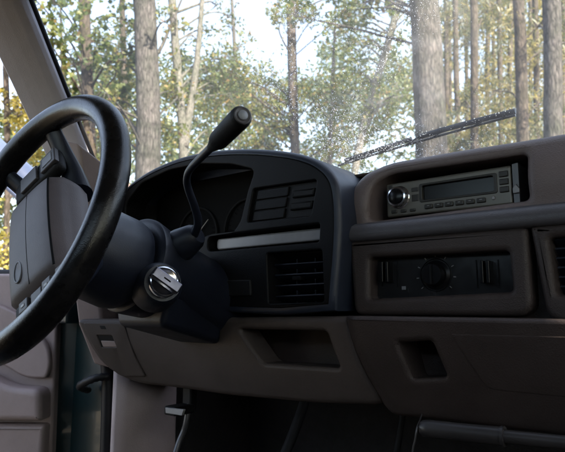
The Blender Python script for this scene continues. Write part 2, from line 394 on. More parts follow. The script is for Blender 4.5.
# gauge cluster at the back of the hood
gb = box('gauge_cluster', (-.735, .045, 1.03), (-.335, .075, 1.245), M['seam'], dash, .004)
box('hood_side', (-.752, -.030, 1.0), (-.742, .08, 1.215), M['blackmatte'], dash, .002)
for cx, cz, r in ((-.60, 1.13, .055), (-.465, 1.13, .058), (-.385, 1.185, .026), (-.385, 1.095, .026)):
    bm = bmesh.new()
    for rr_, y in ((r, .041), ):
        ring = []
        for i in range(40):
            a = 2*math.pi*i/40; ring.append((cx+rr_*math.cos(a), y, cz+rr_*math.sin(a)))
        bm_tube(bm, ring+[ring[0]], .0022, 6, False)
    me = bpy.data.meshes.new('gauge_ring'); bm.to_mesh(me); bm.free(); link('gauge_ring', me, M['blackmatte'], gb)
    bm = bmesh.new()
    for i in range(25):
        a = R(220-260*i/24); q = r*.86
        p = Vector((cx+q*math.cos(a), .0425, cz+q*math.sin(a))); d = Vector((math.cos(a), 0, math.sin(a)))
        bm_tube(bm, [p-d*(.004 if i % 4 else .007), p], .0006, 4)
    me = bpy.data.meshes.new('dial_marks'); bm.to_mesh(me); bm.free(); link('dial_marks', me, M['face'], gb)
    a = R({.055: 42, .058: 60}.get(r, 120)); d = Vector((math.cos(a), 0, math.sin(a)))
    tube('needle', [Vector((cx, .040, cz))-d*.006, Vector((cx, .040, cz))+d*r*.78], [.0012, .0007], M['needle'], gb, 6)
# switch panel
sp_c = [Vector((p[0], 0, p[1])) for p in (xz(258, 190, FY), xz(321, 181, FY), xz(315, 216, FY), xz(252, 223, FY))]
def bil(s, t): return (sp_c[0]*(1-s)*(1-t)+sp_c[1]*s*(1-t)+sp_c[2]*s*t+sp_c[3]*(1-s)*t)
def quad(s0, s1, t0, t1, r=.002): return rnd([(bil(s, t).x, bil(s, t).z) for s, t in ((s0, t0), (s1, t0), (s1, t1), (s0, t1))], r)
swo = plate('switch_panel', quad(-.05, 1.05, -.08, 1.08), FY-.003, .02, M['blackmatte'], dash, bevel=.001)
for k in range(3):
    plate('blank_switch', quad(.04, .555, .04+.32*k, .33+.32*k), FY-.0062, .010, M['face'], swo, bevel=.0015)
plate('defrost_switch', quad(.64, .97, .20, .42), FY-.0085, .014, M['blackmatte'], swo, bevel=.003)
plate('defrost_switch', quad(.64, .97, .56, .78), FY-.0085, .014, M['blackmatte'], swo, bevel=.003)
# silver trim strip
plate('trim_strip', rnd([xz(216, 239, FY), xz(321, 227.5, FY), xz(320, 240, FY), xz(216, 250, FY)], [.006, .002, .002, .006]), FY+.0015, .02, M['silver'], dash, bevel=.0025)
# left vent in bezel
def vent(poly, y, parent, n=5, vert=2):
    P = [Vector((p[0], 0, p[1])) for p in poly]
    vo = plate('air_vent', rnd(poly, .004), y+.045, .01, M['blackmatte'], parent, bevel=.001)
    def q(s, t): return P[0]*(1-s)*(1-t)+P[1]*s*(1-t)+P[2]*s*t+P[3]*(1-s)*t
    for k in range(n):
        t = (k+.5)/n; a, b = q(.01, t), q(.99, t)
        bm = bmesh.new()
        bm_box(bm, (-.5, -.013, -.0013), (.5, .013, .0013), .0006)
        L = (b-a); mt = Matrix.Translation((a+b)/2+Vector((0, y+.018, 0))) @ L.to_track_quat('X', 'Z').to_matrix().to_4x4() @ Matrix.Rotation(R(-24), 4, 'X') @ Matrix.Diagonal((L.length, 1, 1, 1))
        bm.transform(mt); me = bpy.data.meshes.new('slat'); bm.to_mesh(me); bm.free(); link('slat', me, M['black'], vo, 40)
    for k in range(vert):
        s = (k+1)/(vert+1); a, b = q(s, .03), q(s, .97)
        box('divider', (a.x-.001, y+.022, b.z), (a.x+.001, y+.04, a.z), M['black'], vo, .0004)
    c = q(.45, .52); box('vent_tab', (c.x-.008, y+.001, c.z-.003), (c.x+.008, y+.012, c.z+.003), M['face'], vo, .001)
    return vo
vent([xz(271, 252, FY), xz(326, 248, FY), xz(328, 303, FY), xz(273, 305, FY)], FY, dash, 5, 2)
# blank square switch left of that vent
bs = plate('blank_plug', rnd([xz(222, 281, FY), xz(256, 280, FY), xz(257, 296, FY), xz(223, 297, FY)], .003), FY-.0155, .006, M['blackmatte'], dash, bevel=.0025)
# dash top slab under the windshield
top_rows = []
for y, z in ((.05, 1.20), (.12, 1.203), (.25, 1.2), (.33, 1.195)):
    top_rows.append([(x, y+(.0 if y < .05 else -.26*(y-.05)/.28*(abs(x)/.8)**2.2), z) for x in np.linspace(-.775, -.2, 14)])
loft('dash_top', top_rows, M['brown'], dash, 60, .004)
top_rows = []
for y, z in ((.07, 1.198), (.12, 1.203), (.25, 1.2), (.33, 1.195)):
    top_rows.append([(x, y+(-.26*(y-.05)/.28*(abs(x)/.8)**2.2), z) for x in np.linspace(-.2, .775, 24)])
loft('dash_top', top_rows, M['brown'], dash, 60, .004)

loft('hood_skin', [[(p[0], y, p[1]-.006-dz) for p in outerB[4:43]] for y, dz in ((-.03, .006), (.02, .003), (.06, .004), (.11, .012))], M['shell'], dash, 60, .003)
# brown stereo pod on the right of the bezel
pod = [(-.222, 1.088), (-.217, 1.168), (-.200, 1.192), (-.16, 1.2055), (-.05, 1.2055), (.05, 1.203), (.30, 1.203), (.55, 1.203), (.74, 1.198), (.775, 1.17), (.775, 1.088)]
rec = rnd([xz(366, 221, 0), xz(369, 183, 0), xz(385, 171.5, 0), xz(524, 151, 0), xz(528, 199, 0)], [.012, .02, .02, .008, .008])
def podef(v):
    t = max(0, v.z-1.105)/.10
    k = max(0, 1-(v.y+.004)/.13); v.y += (.046*max(0, t-.30)**1.5+.020*max(0, .42-t))*k; return v
M['pad'] = mat('lightened brown dash vinyl', (.138, .110, .107), .46, spec=.3, grain=.3, var=.10, vscale=14, rvar=.06)  # paler copy of the brown dash plastic, holding the light on the upper dash
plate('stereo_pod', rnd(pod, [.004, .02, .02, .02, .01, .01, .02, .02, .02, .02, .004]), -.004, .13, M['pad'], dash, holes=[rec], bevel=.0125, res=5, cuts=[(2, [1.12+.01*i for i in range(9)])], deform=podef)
box('recess_back', (-.20, .10, 1.10), (.07, .118, 1.195), M['brown'], dash, .001)
# the slate ledge below the pod: rounded profile swept along x
prof = [(.012, 1.110), (-.004, 1.1095), (-.014, 1.1045), (-.019, 1.096), (-.020, 1.088), (-.017, 1.083), (-.008, 1.0805), (.012, 1.080)]
loft('dash_ledge', [[(x, y, z) for y, z in prof] for x in (-.216, -.1, 0, .2, .4, .6, .775)], M['ledge'], dash, 70)

# climate control panel: raised brown frame with a deep black panel
hv_out = rnd([(-.212, 1.083), (.046, 1.083), (.046, .972), (-.205, .972)], [.006, .009, .02, .015])
hv_hole = rnd([xz(373, 258, 0), xz(511, 251, 0), xz(515, 292, 0), xz(373, 299, 0)], [.006, .006, .006, .006])
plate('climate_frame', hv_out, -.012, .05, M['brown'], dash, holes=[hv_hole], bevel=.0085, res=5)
M['panelgloss'] = mat('glossy black panel', (.008, .008, .009), .22, rvar=.08)
cp = plate('climate_panel', rr(-.19, .035, .985, 1.07, .004), .014, .02, M['panelgloss'], dash, bevel=.001)
def knob(px, py, r, parent, y=.014, kind='control_knob'):
    x, z = xz(px, py, y)
    k = lathe_between(kind, (x, y+.001, z), (x, y-.03, z), [(0, r*1.25), (.002, r*1.25), (.004, r), (.016, r*.94), (.018, r*.86), (.018, 0)], M['glossblack'], parent, 32)
    return x, z, k
x, z, kb = knob(436, 275, .0165, cp)
box('pointer', (x-.0013, -.0062, z-.0135), (x+.0013, -.003, z+.0135), M['face'], kb, .0006)
for px, n in ((387, 3), (392, 3), (486, 3), (492, 2)):       # slide levers
    x, z = xz(px, 273, .014)
    box('slide_lever', (x-.0022, -.004, z-.014), (x+.0022, .015, z+.016), M['glossblack'], cp, .001)
for px, py, r_ in ((436, 275, .0225), ):
    x, z = xz(px, py, .014); bm = bmesh.new(); bm_tube(bm, [(x+r_*math.cos(a), .0135, z+r_*math.sin(a)) for a in np.linspace(0, 2*math.pi, 41)], .0009, 6, False)
    me = bpy.data.meshes.new('dial_ring'); bm.to_mesh(me); bm.free(); link('dial_ring', me, M['face'], cp)
    bm = bmesh.new()
    for k in range(9):
        a = R(-40+260*k/8); bm_tube(bm, [(x+(r_+.003)*math.cos(a), .0135, z+(r_+.003)*math.sin(a)), (x+(r_+.0065)*math.cos(a), .0135, z+(r_+.0065)*math.sin(a))], .0006+.0002*(k % 2), 5)
    me = bpy.data.meshes.new('dial_marks'); bm.to_mesh(me); bm.free(); link('dial_marks', me, M['greymark'], cp)
for px in (382, 398, 477, 499):
    x, z = xz(px, 274, .014); box('lever_slot', (x-.0009, .0128, z-.019), (x+.0009, .0145, z+.019), M['face'], cp, .0004)
for px, py in ((404, 288), ):
    x, z = xz(px, py, .014); box('panel_mark', (x-.003, .0125, z-.0025), (x+.003, .0145, z+.0025), M['button'], cp, .0004)
# right hand vent
vo_out = rnd([(.0485, 1.083), (.30, 1.083), (.30, .965), (.062, .965)], [.006, .006, .02, .02])
vh = [(.070, 1.066), (.285, 1.066), (.285, .997), (.074, .997)]
plate('vent_frame', vo_out, -.012, .05, M['brown'], dash, holes=[rnd(vh, .006)], bevel=.0085, res=5)
vent(vh, -.004, dash, 6, 5)
vo_out2 = rnd([(.303, 1.083), (.775, 1.083), (.775, .965), (.306, .965)], .006)
plate('passenger_panel', vo_out2, -.012, .05, M['brown'], dash, bevel=.0085)

# lower centre console and glove box fascia
def lowdef(v):
    t = max(0, (.975-v.z)/.14)
    xl = -.204+.034*min(1, t)**1.6; e = max(0, min(1, 1-(v.x-xl)/.040))
    v.y += -.030+.030*t+.030*t*t+.026*e*e
    return v
zc = [.965-.0105*i for i in range(13)]
lower = rnd([(-.204, .9715), (.775, .9655), (.775, .835), (-.10, .835), (-.172, .832), (-.188, .87)], [.006, .006, .02, .02, .03, .06])
hole = rnd([xz(411, 341, -.01), xz(445, 339, -.01), xz(455, 375, -.01), xz(420, 377, -.01)], .006)
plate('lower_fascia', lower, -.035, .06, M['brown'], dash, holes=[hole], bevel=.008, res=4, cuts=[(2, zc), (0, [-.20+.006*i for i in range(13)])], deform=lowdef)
box('cubby', (-.165, .012, .86), (-.015, .06, .972), M['brown'], dash, .003)
box('dash_infill', (-.20, .022, .955), (.77, .034, 1.10), M['brown'], dash, .002)
gd = rnd([xz(459, 333, -.03), (.70, .953), (.66, .872), xz(491, 388, -.02)], [.004, .02, .02, .010])
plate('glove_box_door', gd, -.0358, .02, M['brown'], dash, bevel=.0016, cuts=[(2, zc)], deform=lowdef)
plate('glove_box_latch', rr(.30, .36, .925, .945, .008), -.0415, .012, M['black'], dash, bevel=.002, deform=lowdef)

# knee bolster under the wheel, bending back towards the driver at its left end
def kdef(v):
    t = max(0, -v.x-.50)
    s = max(0, (.955-v.z)/.12)
    v.y += -1.05*t*t+.012*s+.034*s*s
    return v
xc = list(np.linspace(-.78, -.24, 24))
ko = rnd([(-.770, .962), (-.196, .971), (-.186, .90), (-.165, .845), (-.29, .835), (-.50, .829), (-.69, .838), (-.735, .868)], [.012, .004, .06, .02, .04, .04, .03, .05])
kp = rnd([xz(238, 329, -.04), xz(325, 331, -.04), xz(334, 369, -.04), xz(256, 364, -.04)], .008)
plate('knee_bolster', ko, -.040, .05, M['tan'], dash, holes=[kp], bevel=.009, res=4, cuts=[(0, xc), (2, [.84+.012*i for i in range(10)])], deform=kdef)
box('pocket_back', (-.43, .045, .87), (-.20, .06, .965), M['brown'], dash, .002)
box('pocket_floor', (-.43, .0, .870), (-.20, .0445, .884), M['brown'], dash, .002)
# fuse lid with a pull, at the left end of the bolster
def kp2(px, py):
    """point of the bent bolster face seen at a photo position"""
    y = -.04
    for _ in range(30):
        p = at(px, py, y); y = .5*y+.5*kdef(Vector((p.x, -.040, p.z))).y
    return (p.x, p.z)
lid = rnd([kp2(84, 322.5), kp2(125, 323), kp2(147, 376.5), kp2(121, 376.5), kp2(97, 352)], [.006, .006, .006, .012, .03])
slot = rnd([kp2(98, 335), kp2(113, 335.5), kp2(117.5, 347), kp2(103, 347)], .002)
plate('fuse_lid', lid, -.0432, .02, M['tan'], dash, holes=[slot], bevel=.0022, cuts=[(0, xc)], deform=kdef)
sl = rnd([kp2(97, 334), kp2(114, 334.5), kp2(119, 348), kp2(102, 348)], .002)
plate('lid_pull', sl, -.0413, .003, M['blackmatte'], dash, bevel=.0008, deform=kdef)
sl2 = rnd([kp2(101.5, 340.5), kp2(115.5, 341), kp2(118.3, 347), kp2(104, 347)], .002)
plate('lid_pull', sl2, -.0425, .008, M['door'], dash, bevel=.0015, deform=kdef)
sq = rnd([kp2(101, 325.5), kp2(106, 325.6), kp2(107.5, 329), kp2(102.5, 329)], .001)
plate('lid_mark', sq, -.0437, .003, M['blackmatte'], dash, bevel=.0005, deform=kdef)
# dark gap between bezel and bolster, and the end cap of the dash by the door
box('dash_core', (-.74, .085, .86), (.77, .115, 1.15), M['blackmatte'], dash, .003)
ecA = [(-.787, y, z) for y, z in ((-.175, 1.318), (-.06, 1.262), (.06, 1.225), (.06, .90), (-.06, .87), (-.10, .95), (-.13, 1.10))]
ecB = [(-.745, y+.03, z-.012) for _, y, z in ecA]
hull_prism('dash_end_cap', ecA, ecB, M['door'], dash, .006)

# ------------------------------------------------------------------ car stereo
RY = .028
st = root('car_stereo', at(450, 194, RY+.05), 'champagne and black car stereo sitting in the recess of the dash', 'car stereo')
f0 = [Vector((p[0], 0, p[1])) for p in (xz(386, 184.5, RY), xz(510.5, 165, RY), xz(513, 204, RY), xz(387, 217.5, RY))]
def fq(px, py): return xz(px, py, RY)
def fb(s, t):
    p = f0[0]*(1-s)*(1-t)+f0[1]*s*(1-t)+f0[2]*s*t+f0[3]*(1-s)*t; return (p.x, p.z)
def fquad(s0, s1, t0, t1, r=.0015): return rnd([fb(s0, t0), fb(s1, t0), fb(s1, t1), fb(s0, t1)], r)
plate('chassis', fquad(.01, .99, .02, .98), RY+.012, .10, M['stereodark'], st, bevel=.002)
disp = fquad(.315, .875, .20, .62, .003)
fp = plate('faceplate', fquad(0, 1, 0, 1, .004), RY, .018, M['stereo'], st, holes=[disp], bevel=.003)
dp_ = plate('display', fquad(.305, .885, .18, .64, .003), RY+.0045, .004, M['glossblack'], st, bevel=.0008)
# bevelled dark surround of the display
plate('display_surround', fquad(.29, .9, .14, .68, .004), RY-.0012, .004, M['stereodark'], st, holes=[fquad(.317, .873, .205, .615, .003)], bevel=.0012)
kx, kz = fb(.115, .45)
kn = lathe_between('volume_knob', (kx, RY+.002, kz), (kx, RY-.03, kz), [(0, .0175), (.003, .0175), (.004, .0162), (.010, .0158), (.0125, .0148), (.0130, .0125), (.0118, .0118), (.0118, 0)], M['chrome'], st, 40)
lathe_between('knob_cap', (kx, RY-.0095, kz), (kx, RY-.03, kz), [(0, .0117), (.0022, .0112), (.003, .0095), (.003, 0)], M['glossblack'], kn, 32)
for k in range(6):
    s = .335+.082*k
    pbn = plate('preset_button', fquad(s, s+.066, .75, .88, .0018), RY-.003, .008, M['stereodark'], st, bevel=.0014)
    plate('button_mark', fquad(s+.024, s+.042, .79, .81, .0002), RY-.0036, .002, M['greymark'], pbn, bevel=.0002)
for k in range(3):
    s = .035+.08*k
    plate('source_button', fquad(s+.01, s+.06, .80+.01*k, .91, .0018), RY-.002, .006, M['stereodark'], st, bevel=.0012)
for k in range(3):
    plate('seek_button', fquad(.915, .98, .13+.2*k, .28+.2*k, .001), RY-.0025, .008, M['stereodark'], st, bevel=.0012)
plate('round_button', fquad(.855, .88, .745, .84, .003), RY-.002, .006, M['silver'], st, bevel=.001)
plate('eject_tab', fquad(.02, .06, .06, .16, .001), RY-.001, .006, M['stereodark'], st, bevel=.001)
plate('side_mark', fquad(.225, .285, .22, .34, .001), RY-.001, .004, M['stereodark'], st, bevel=.0008)
plate('side_mark', fquad(.225, .285, .42, .62, .001), RY-.001, .004, M['stereodark'], st, bevel=.0008)
bar = plate('mounting_trim', rnd([fq(511.8, 164), fq(518, 162.5), fq(520.5, 202.5), fq(514.3, 204)], .001), RY-.001, .06, M['steel'], st, bevel=.001)
plate('release_tab', rnd([fq(513.5, 189), fq(516.5, 184), fq(520.5, 189), fq(520.5, 193), fq(514, 194)], .0008), RY-.005, .006, M['silver'], st, bevel=.001)

# ------------------------------------------------------------------ steering column and wheel
W = Vector((-.49, -.37, 1.095)); TILT = R(17); TURN = R(-54)
n_ = Vector((0, -math.cos(TILT), math.sin(TILT)))            # towards the driver
col = root('steering_column', W-n_*.36, 'black steering column leaving the dash behind the steering wheel', 'steering column')
def ca(d): return W-n_*d
lathe_between('wheel_hub_cover', ca(.075), ca(.2), [(0, .056), (.004, .062), (.04, .070), (.075, .0715), (.088, .069), (.092, .065), (.093, 0)], M['black'], col, 48)
lathe_between('column_shroud', ca(.172)+Vector((.003, 0, .006)), ca(.5)+Vector((.003, 0, .006)), [(0, .066), (0, .072), (.003, .0765), (.008, .0775), (.03, .0745), (.08, .068), (.16, .064), (.22, .062), (.27, .060)], M['black'], col, 48)
pA = ca(.20)+Vector((0, 0, -.02)); pB = ca(.33)+Vector((0, 0, -.01))
hull_prism('lower_shroud', [pA+Vector((x, 0, z)) for x, z in ((-.075, .0), (.070, .0), (.052, -.062), (-.06, -.062))],
           [pB+Vector((x, .02, z)) for x, z in ((-.075, .01), (.045, .01), (.036, -.068), (-.066, -.068))], M['black'], col, .010)
# ignition lock on the right flank of the column
igc = at(165.5, 281, -.225); axis = Vector((.90, -.42, .14)).normalized()
lk = lathe_between('ignition_lock', igc-axis*.045, igc+axis*.1, [(0, .024), (.030, .024), (.031, .0222), (.040, .0222), (.0425, .021), (.0435, .019), (.0425, .0175), (.0425, 0)], M['chrome'], col, 40)
lathe_between('lock_boss', igc-axis*.06, igc+axis*.1, [(0, .036), (.03, .033), (.042, .029), (.046, .0262), (.046, 0)], M['black'], col, 32)
rgt = axis.cross(Vector((0, 0, 1))).normalized(); upv = rgt.cross(axis)
rot = Matrix((rgt, upv, axis)).transposed().to_4x4()
bm = bmesh.new(); bm_box(bm, (-.0225, -.0078, 0), (.0225, .0078, .013), .0025); bm.transform(Matrix.Translation(igc-axis*.003) @ rot @ Matrix.Rotation(R(35), 4, 'Z'))
me = bpy.data.meshes.new('lock_lever'); bm.to_mesh(me); bm.free(); link('lock_lever', me, M['darkchrome'], lk, 45, True)
bm = bmesh.new(); bm_box(bm, (-.0055, -.0011, .009), (.0055, .0011, .0134), .0004); bm.transform(Matrix.Translation(igc-axis*.003) @ rot @ Matrix.Rotation(R(35), 4, 'Z'))
me = bpy.data.meshes.new('key_slot'); bm.to_mesh(me); bm.free(); link('key_slot', me, M['seam'], lk, 45, True)

# gear shift lever on the column
sh = root('gear_shift_lever', at(190, 242, -.15), 'black column shift lever bent upward with a thick ribbed grip', 'shift lever')
lev = smoothline([at(188, 250, -.14), at(191, 241, -.15), at(198, 224, -.168), at(195, 208, -.188), at(188, 188, -.21), at(187, 177, -.225), at(191, 168, -.24), at(203, 155.5, -.268), at(216, 143, -.30)], 8)
tube('lever_arm', lev, [.0072-.0022*min(1, i/40) for i in range(len(lev))], M['black'], sh, 14)
K0 = at(211, 148, -.29); K1 = at(242.5, 115.5, -.338); Lk = (K1-K0).length
kn = lathe_between('grip', K0, K1, [(0, .0048), (.003, .0058), (Lk*.14, .0078), (Lk*.24, .0106), (Lk*.30, .0114), (Lk*.93, .0118), (Lk*.97, .0114), (Lk, .0098), (Lk, 0)], M['blackmatte'], sh, 40)
lathe_between('end_ring', K1-(K1-K0).normalized()*.001, K1+(K1-K0)*.2, [(0, .0094), (.002, .0094), (.0026, .0084), (.0015, .0066), (.0015, 0)], M['greyside'], kn, 32)
lathe_between('overdrive_button', K1-(K1-K0).normalized()*.001, K1+(K1-K0)*.2, [(0, .0052), (.0028, .0052), (.0036, .0042), (.0036, 0)], M['button'], kn, 24)
lathe_between('lever_boss', ca(.22)+Vector((.02, 0, .03)), at(192, 238, -.15), [(0, .03), (.05, .026), (.075, .02), (.082, .015), (.082, 0)], M['black'], sh, 28)

# steering wheel (local: x to the wheel's own right, y to its top, z to the driver), turned about a seventh of a turn clockwise
MW = Matrix.Translation(W) @ Matrix.Rotation(R(90)-TILT, 4, 'X') @ Matrix.Rotation(TURN, 4, 'Z')
sw = root('steering_wheel', W, 'black leather steering wheel with grey centre pad, turned part way to the right', 'steering wheel', matrix=MW)
def wlink(name, bm, m, parent=sw, smooth=45, wn=True):
    me = bpy.data.meshes.new(name); bmesh.ops.recalc_face_normals(bm, faces=bm.faces[:]); bm.transform(MW); bm.to_mesh(me); bm.free()
    return link(name, me, m, parent, smooth, wn)
bm = bmesh.new(); nR, nr = 128, 20; rings = []
for i in range(nR):
    a = 2*math.pi*i/nR; g = 1
    # slightly fatter grips where the spokes join
    da = min(abs((a+math.pi) % (2*math.pi)-math.pi), abs(a-math.pi)); g = 1+.05*math.exp(-(da/.35)**2)
    rings.append([bm.verts.new(((.1765+.0176*g*math.cos(2*math.pi*j/nr))*math.cos(a), (.1765+.0176*g*math.cos(2*math.pi*j/nr))*math.sin(a), .0180*g*math.sin(2*math.pi*j/nr))) for j in range(nr)])
for i in range(nR):
    A, B = rings[i], rings[(i+1) % nR]
    for j in range(nr): bm.faces.new((A[j], A[(j+1) % nr], B[(j+1) % nr], B[j]))
rim = wlink('rim', bm, M['leather'], smooth=180, wn=False)
# pad: section in (y,z) lofted along x
def pad_rows(x0, x1, sec, bulge=.004, endr=.014, n=18):
    rows = []
    for i in range(n+1):
        s = i/n; x = x0+(x1-x0)*s
        e = min(x-x0, x1-x)
        f = 1 if e > endr else math.sqrt(max(0, 1-(1-e/endr)**2))
        ym = sum(p[0] for p in sec)/len(sec); zm = -.06
        rows.append([(.01+(x-.01)*(1-.30*min(1, max(0, (-.03-z)/.055))), ym+(y-ym)*(.90+.10*f), zm+(z-zm)*(.80+.20*f) + bulge*(1-((2*s-1)**2))*(1 if z > -.03 else 0)) for y, z in sec])
    return rows
sec = smoothline([(-.062, -.066), (-.064, -.04), (-.060, -.020), (-.051, -.0135), (-.03, -.0115), (.005, -.0115), (.026, -.0135), (.0325, -.017), (.041, -.030), (.048, -.050), (.046, -.066)], 5)
sec = [(p.x, p.y) for p in [Vector((a[0], a[1])) for a in sec]]
rows = pad_rows(-.085, .105, sec)
def rows_bm(rows, caps=True):
    bm = bmesh.new(); V = [[bm.verts.new(p) for p in r] for r in rows]
    for a, b in zip(V, V[1:]):
        for j in range(len(a)-1): bm.faces.new((a[j], a[j+1], b[j+1], b[j]))
    if caps:
        bm.faces.new(V[0]); bm.faces.new(V[-1][::-1])
    return bm
pad = wlink('centre_pad', rows_bm(rows), M['grey'], smooth=55, wn=False)
# grooves: one where the face meets its upper flank, one across the face
def strip(name, pts, r, m, parent):
    bm = bmesh.new(); bm_tube(bm, pts, r, 8); return wlink(name, bm, m, parent, 60, False)
def onpad(x, y, dz=0.0):
    """height of the pad's face at x, y"""
    s = (x+.085)/.19; zz = -.0115
    for (y0, z0), (y1, z1) in zip(sec, sec[1:]):
        if y0 <= y <= y1: zz = z0+(z1-z0)*(y-y0)/max(1e-6, y1-y0); break
    return zz+.004*(1-(2*s-1)**2)+dz
strip('pad_seam', [(x, .0300, onpad(x, .0300, -.0004)) for x in np.linspace(-.074, .094, 20)], .0016, M['seam'], pad)
strip('pad_seam', [(x, -.0135, onpad(x, -.0135, -.0006)) for x in np.linspace(-.074, .094, 20)], .0009, M['seam'], pad)
# oval horn mark: raised ring
bm = bmesh.new(); ring = [(.060+.017*math.cos(a), -.033+.0075*math.sin(a), onpad(.06, -.033, .0003)) for a in np.linspace(0, 2*math.pi, 41)]
bm_tube(bm, ring, .0011, 8, False); wlink('horn_mark', bm, M['button'], pad, 60, False)
bm = bmesh.new(); t = [bm.verts.new((.060+.0165*math.cos(a), -.033+.007*math.sin(a), onpad(.06, -.033, .0002))) for a in np.linspace(0, 2*math.pi, 40, endpoint=False)]
bm.faces.new(t); wlink('horn_recess', bm, M['greyside'], pad, 60, False)
# switch housings at both ends of the pad
def wbox(name, lo, hi, m, parent=sw, bev=.002, tilt=0):
    bm = bmesh.new(); bm_box(bm, lo, hi, bev); return wlink(name, bm, m, parent)
h1 = wbox('switch_housing', (.104, -.052, -.036), (.138, .056, -.0155), M['blackmatte'], bev=.006)
wbox('cruise_button', (.110, -.036, -.02), (.128, -.018, -.0105), M['greyside'], h1, .002)
wbox('cruise_button', (.110, -.015, -.02), (.128, .006, -.0125), M['greyside'], h1, .002)
wbox('cruise_button', (.109, .009, -.02), (.127, .026, -.0105), M['greyside'], h1, .002)
wbox('cruise_button', (.107, .034, -.02), (.130, .054, -.0110), M['greyside'], h1, .002)
for y in (-.027, .0175, .044):
    wbox('button_mark', (.117, y-.003, -.0115), (.121, y+.003, -.0098 if y < .03 else -.0104), M['legend'], h1, .0003)
h2 = wbox('switch_housing', (-.131, -.052, -.036), (-.0865, .050, -.0155), M['blackmatte'], bev=.009)
wbox('cruise_button', (-.125, .017, -.02), (-.095, .050, -.0115), M['greyside'], h2, .002)
wbox('button_mark', (-.119, .023, -.013), (-.101, .044, -.0105), M['button'], h2, .0008)
wbox('cruise_button', (-.125, -.030, -.02), (-.095, .008, -.0115), M['greyside'], h2, .002)
# spokes from the housings to the rim, and the hub behind the pad
for sx in (1, -1):
    for sy in (1, -1):
        rows = []
        for x, yc, yw, z0, z1 in ((.07, .030, .022, -.085, -.045), (.10, .038, .018, -.066, -.036), (.125, .044, .015, -.048, -.022), (.150, .052, .014, -.024, -.004), (.168, .060, .016, -.010, .008)):
            zm = (z0+z1)/2; rows.append([(sx*x, sy*yc+yw*math.cos(a), zm+(z1-z0)/2*math.sin(a)) for a in np.linspace(0, 2*math.pi, 17)])
        wlink('spoke', rows_bm(rows), M['black'], smooth=60, wn=False)
bm = bmesh.new(); bm_tube(bm, [(0, 0, -.06), (0, 0, -.08), (0, 0, -.12)], [.042, .045, .042], 40); wlink('hub', bm, M['black'], wn=False)

# ------------------------------------------------------------------ windshield, pillars, cab shell
def ws_y(x, z):
    k = 1.0-.19*min(1, (abs(x)/.83)**2)
    return .30-.30*(abs(x)/.85)**2.4-k*(z-1.22)
cab = root('pickup_truck', (0, -.5, .4), 'teal pickup truck seen from inside: tan windshield post, dewy glass, open driver door', 'pickup truck')
ws_rows = []
for z in np.linspace(1.195, 1.63, 14):
    hw = .845-.09*(z-1.22)/.268*.80
    ws_rows.append([(x, ws_y(x, z), z) for x in np.linspace(-hw, hw, 40)])
loft('windshield', ws_rows, M['windshield'], cab, 180)

Rb, Rt = Vector((-.83, -.05, 1.283)), Vector((-.74, -.268, 1.551))
dR = (Rt-Rb).normalized()
r0, r1 = Rb-dR*.16, Rb+dR*.52
Lb = Vector((-.842, -.187, 1.357)); dL = Vector((.042, -.096, .077)).normalized(); l0, l1 = Lb-dR*.26, Lb+dL*.16+dR*.3
def pillar(s):
    F = lambda v: Vector((v.x*s, v.y, v.z))
    out = Vector((-.035, .022, .02))
    def arc(a_, b_):
        o_ = Vector((.034, .006, .004)); return [F(a_.lerp(b_, t)+o_*math.sin(math.pi*t)**.8) for t in (0, .12, .26, .42, .58, .74, .88, 1)]
    A = arc(r0, l0)+[F(l0+out), F(r0+out)]; B = arc(r1, l1)+[F(l1+out), F(r1+out)]
    p = hull_prism('windshield_pillar', A, B, M['tan2'], cab, .002)
    # black rubber edge along the glass
    e = Vector((-.002, .004, .003))
    tube('pillar_seal', [F(r0+e), F(r1+e)], .007, M['rubber'], p, 10)
pillar(1); pillar(-1)
# roof with headliner
roof_rows = []
for y, z in ((-.125, 1.615), (-.20, 1.645), (-.35, 1.67), (-.8, 1.685), (-1.3, 1.67), (-1.46, 1.62)):
    roof_rows.append([(x, y-.12*(abs(x)/.75)**2*(1 if y > -.5 else 0), z-.045*(abs(x)/.75)**3) for x in np.linspace(-.76, .76, 20)])
loft('roof', roof_rows, M['liner'], cab, 180, .02)
for s in (1, -1):
    box('roof_rail', (s*.70, -1.45, 1.575), (s*.80, -.34, 1.64), M['liner'], cab, .015)
    box('rear_post', (s*.66, -1.50, .45), (s*.86, -1.36, 1.62), M['tan2'], cab, .02)
    box('rocker_sill', (s*.72, -1.36, .36), (s*.90, .40, .455), M['teal'], cab, .015)
    box('hinge_post', (s*.790, -.004, .40), (s*1.0, .12, 1.195), M['teal'], cab, .012)
    kpr = [[(s*x, y, z) for z in (.42, .6, .75, .88)] for x, y in ((.775, .0), (.768, -.022), (.760, -.028), (.752, -.026), (.744, -.004), (.738, .03), (.734, .07), (.734, .11), (.75, .135))]
    loft('kick_panel', kpr, M['kick'], cab, 80, .004)
    box('cowl_shade_panel', (s*.738, .075, .42), (s*.79, .40, .90), M['carpet'], cab, .006)  # dark sheet painting the shade over the kick panel's forward part
box('rear_wall', (-.80, -1.50, .45), (.80, -1.45, 1.20), M['tan2'], cab, .01)
box('rear_window', (-.68, -1.485, 1.20), (.68, -1.478, 1.54), M['glass'], cab, 0)
box('rear_header', (-.80, -1.50, 1.54), (.80, -1.45, 1.66), M['tan2'], cab, .01)
box('floor_pan', (-.80, -1.46, .38), (.80, .45, .42), M['carpet'], cab, .004)
box('firewall', (-.80, .36, .38), (.80, .40, 1.18), M['carpet'], cab, .004)
bm = bmesh.new(); bm_tube(bm, [(0, .40, .42), (0, -.1, .42), (0, -1.3, .40)], [.20, .17, .13], 24); me = bpy.data.meshes.new('floor_hump'); bm.to_mesh(me); bm.free()
link('floor_hump', me, M['carpet'], cab)
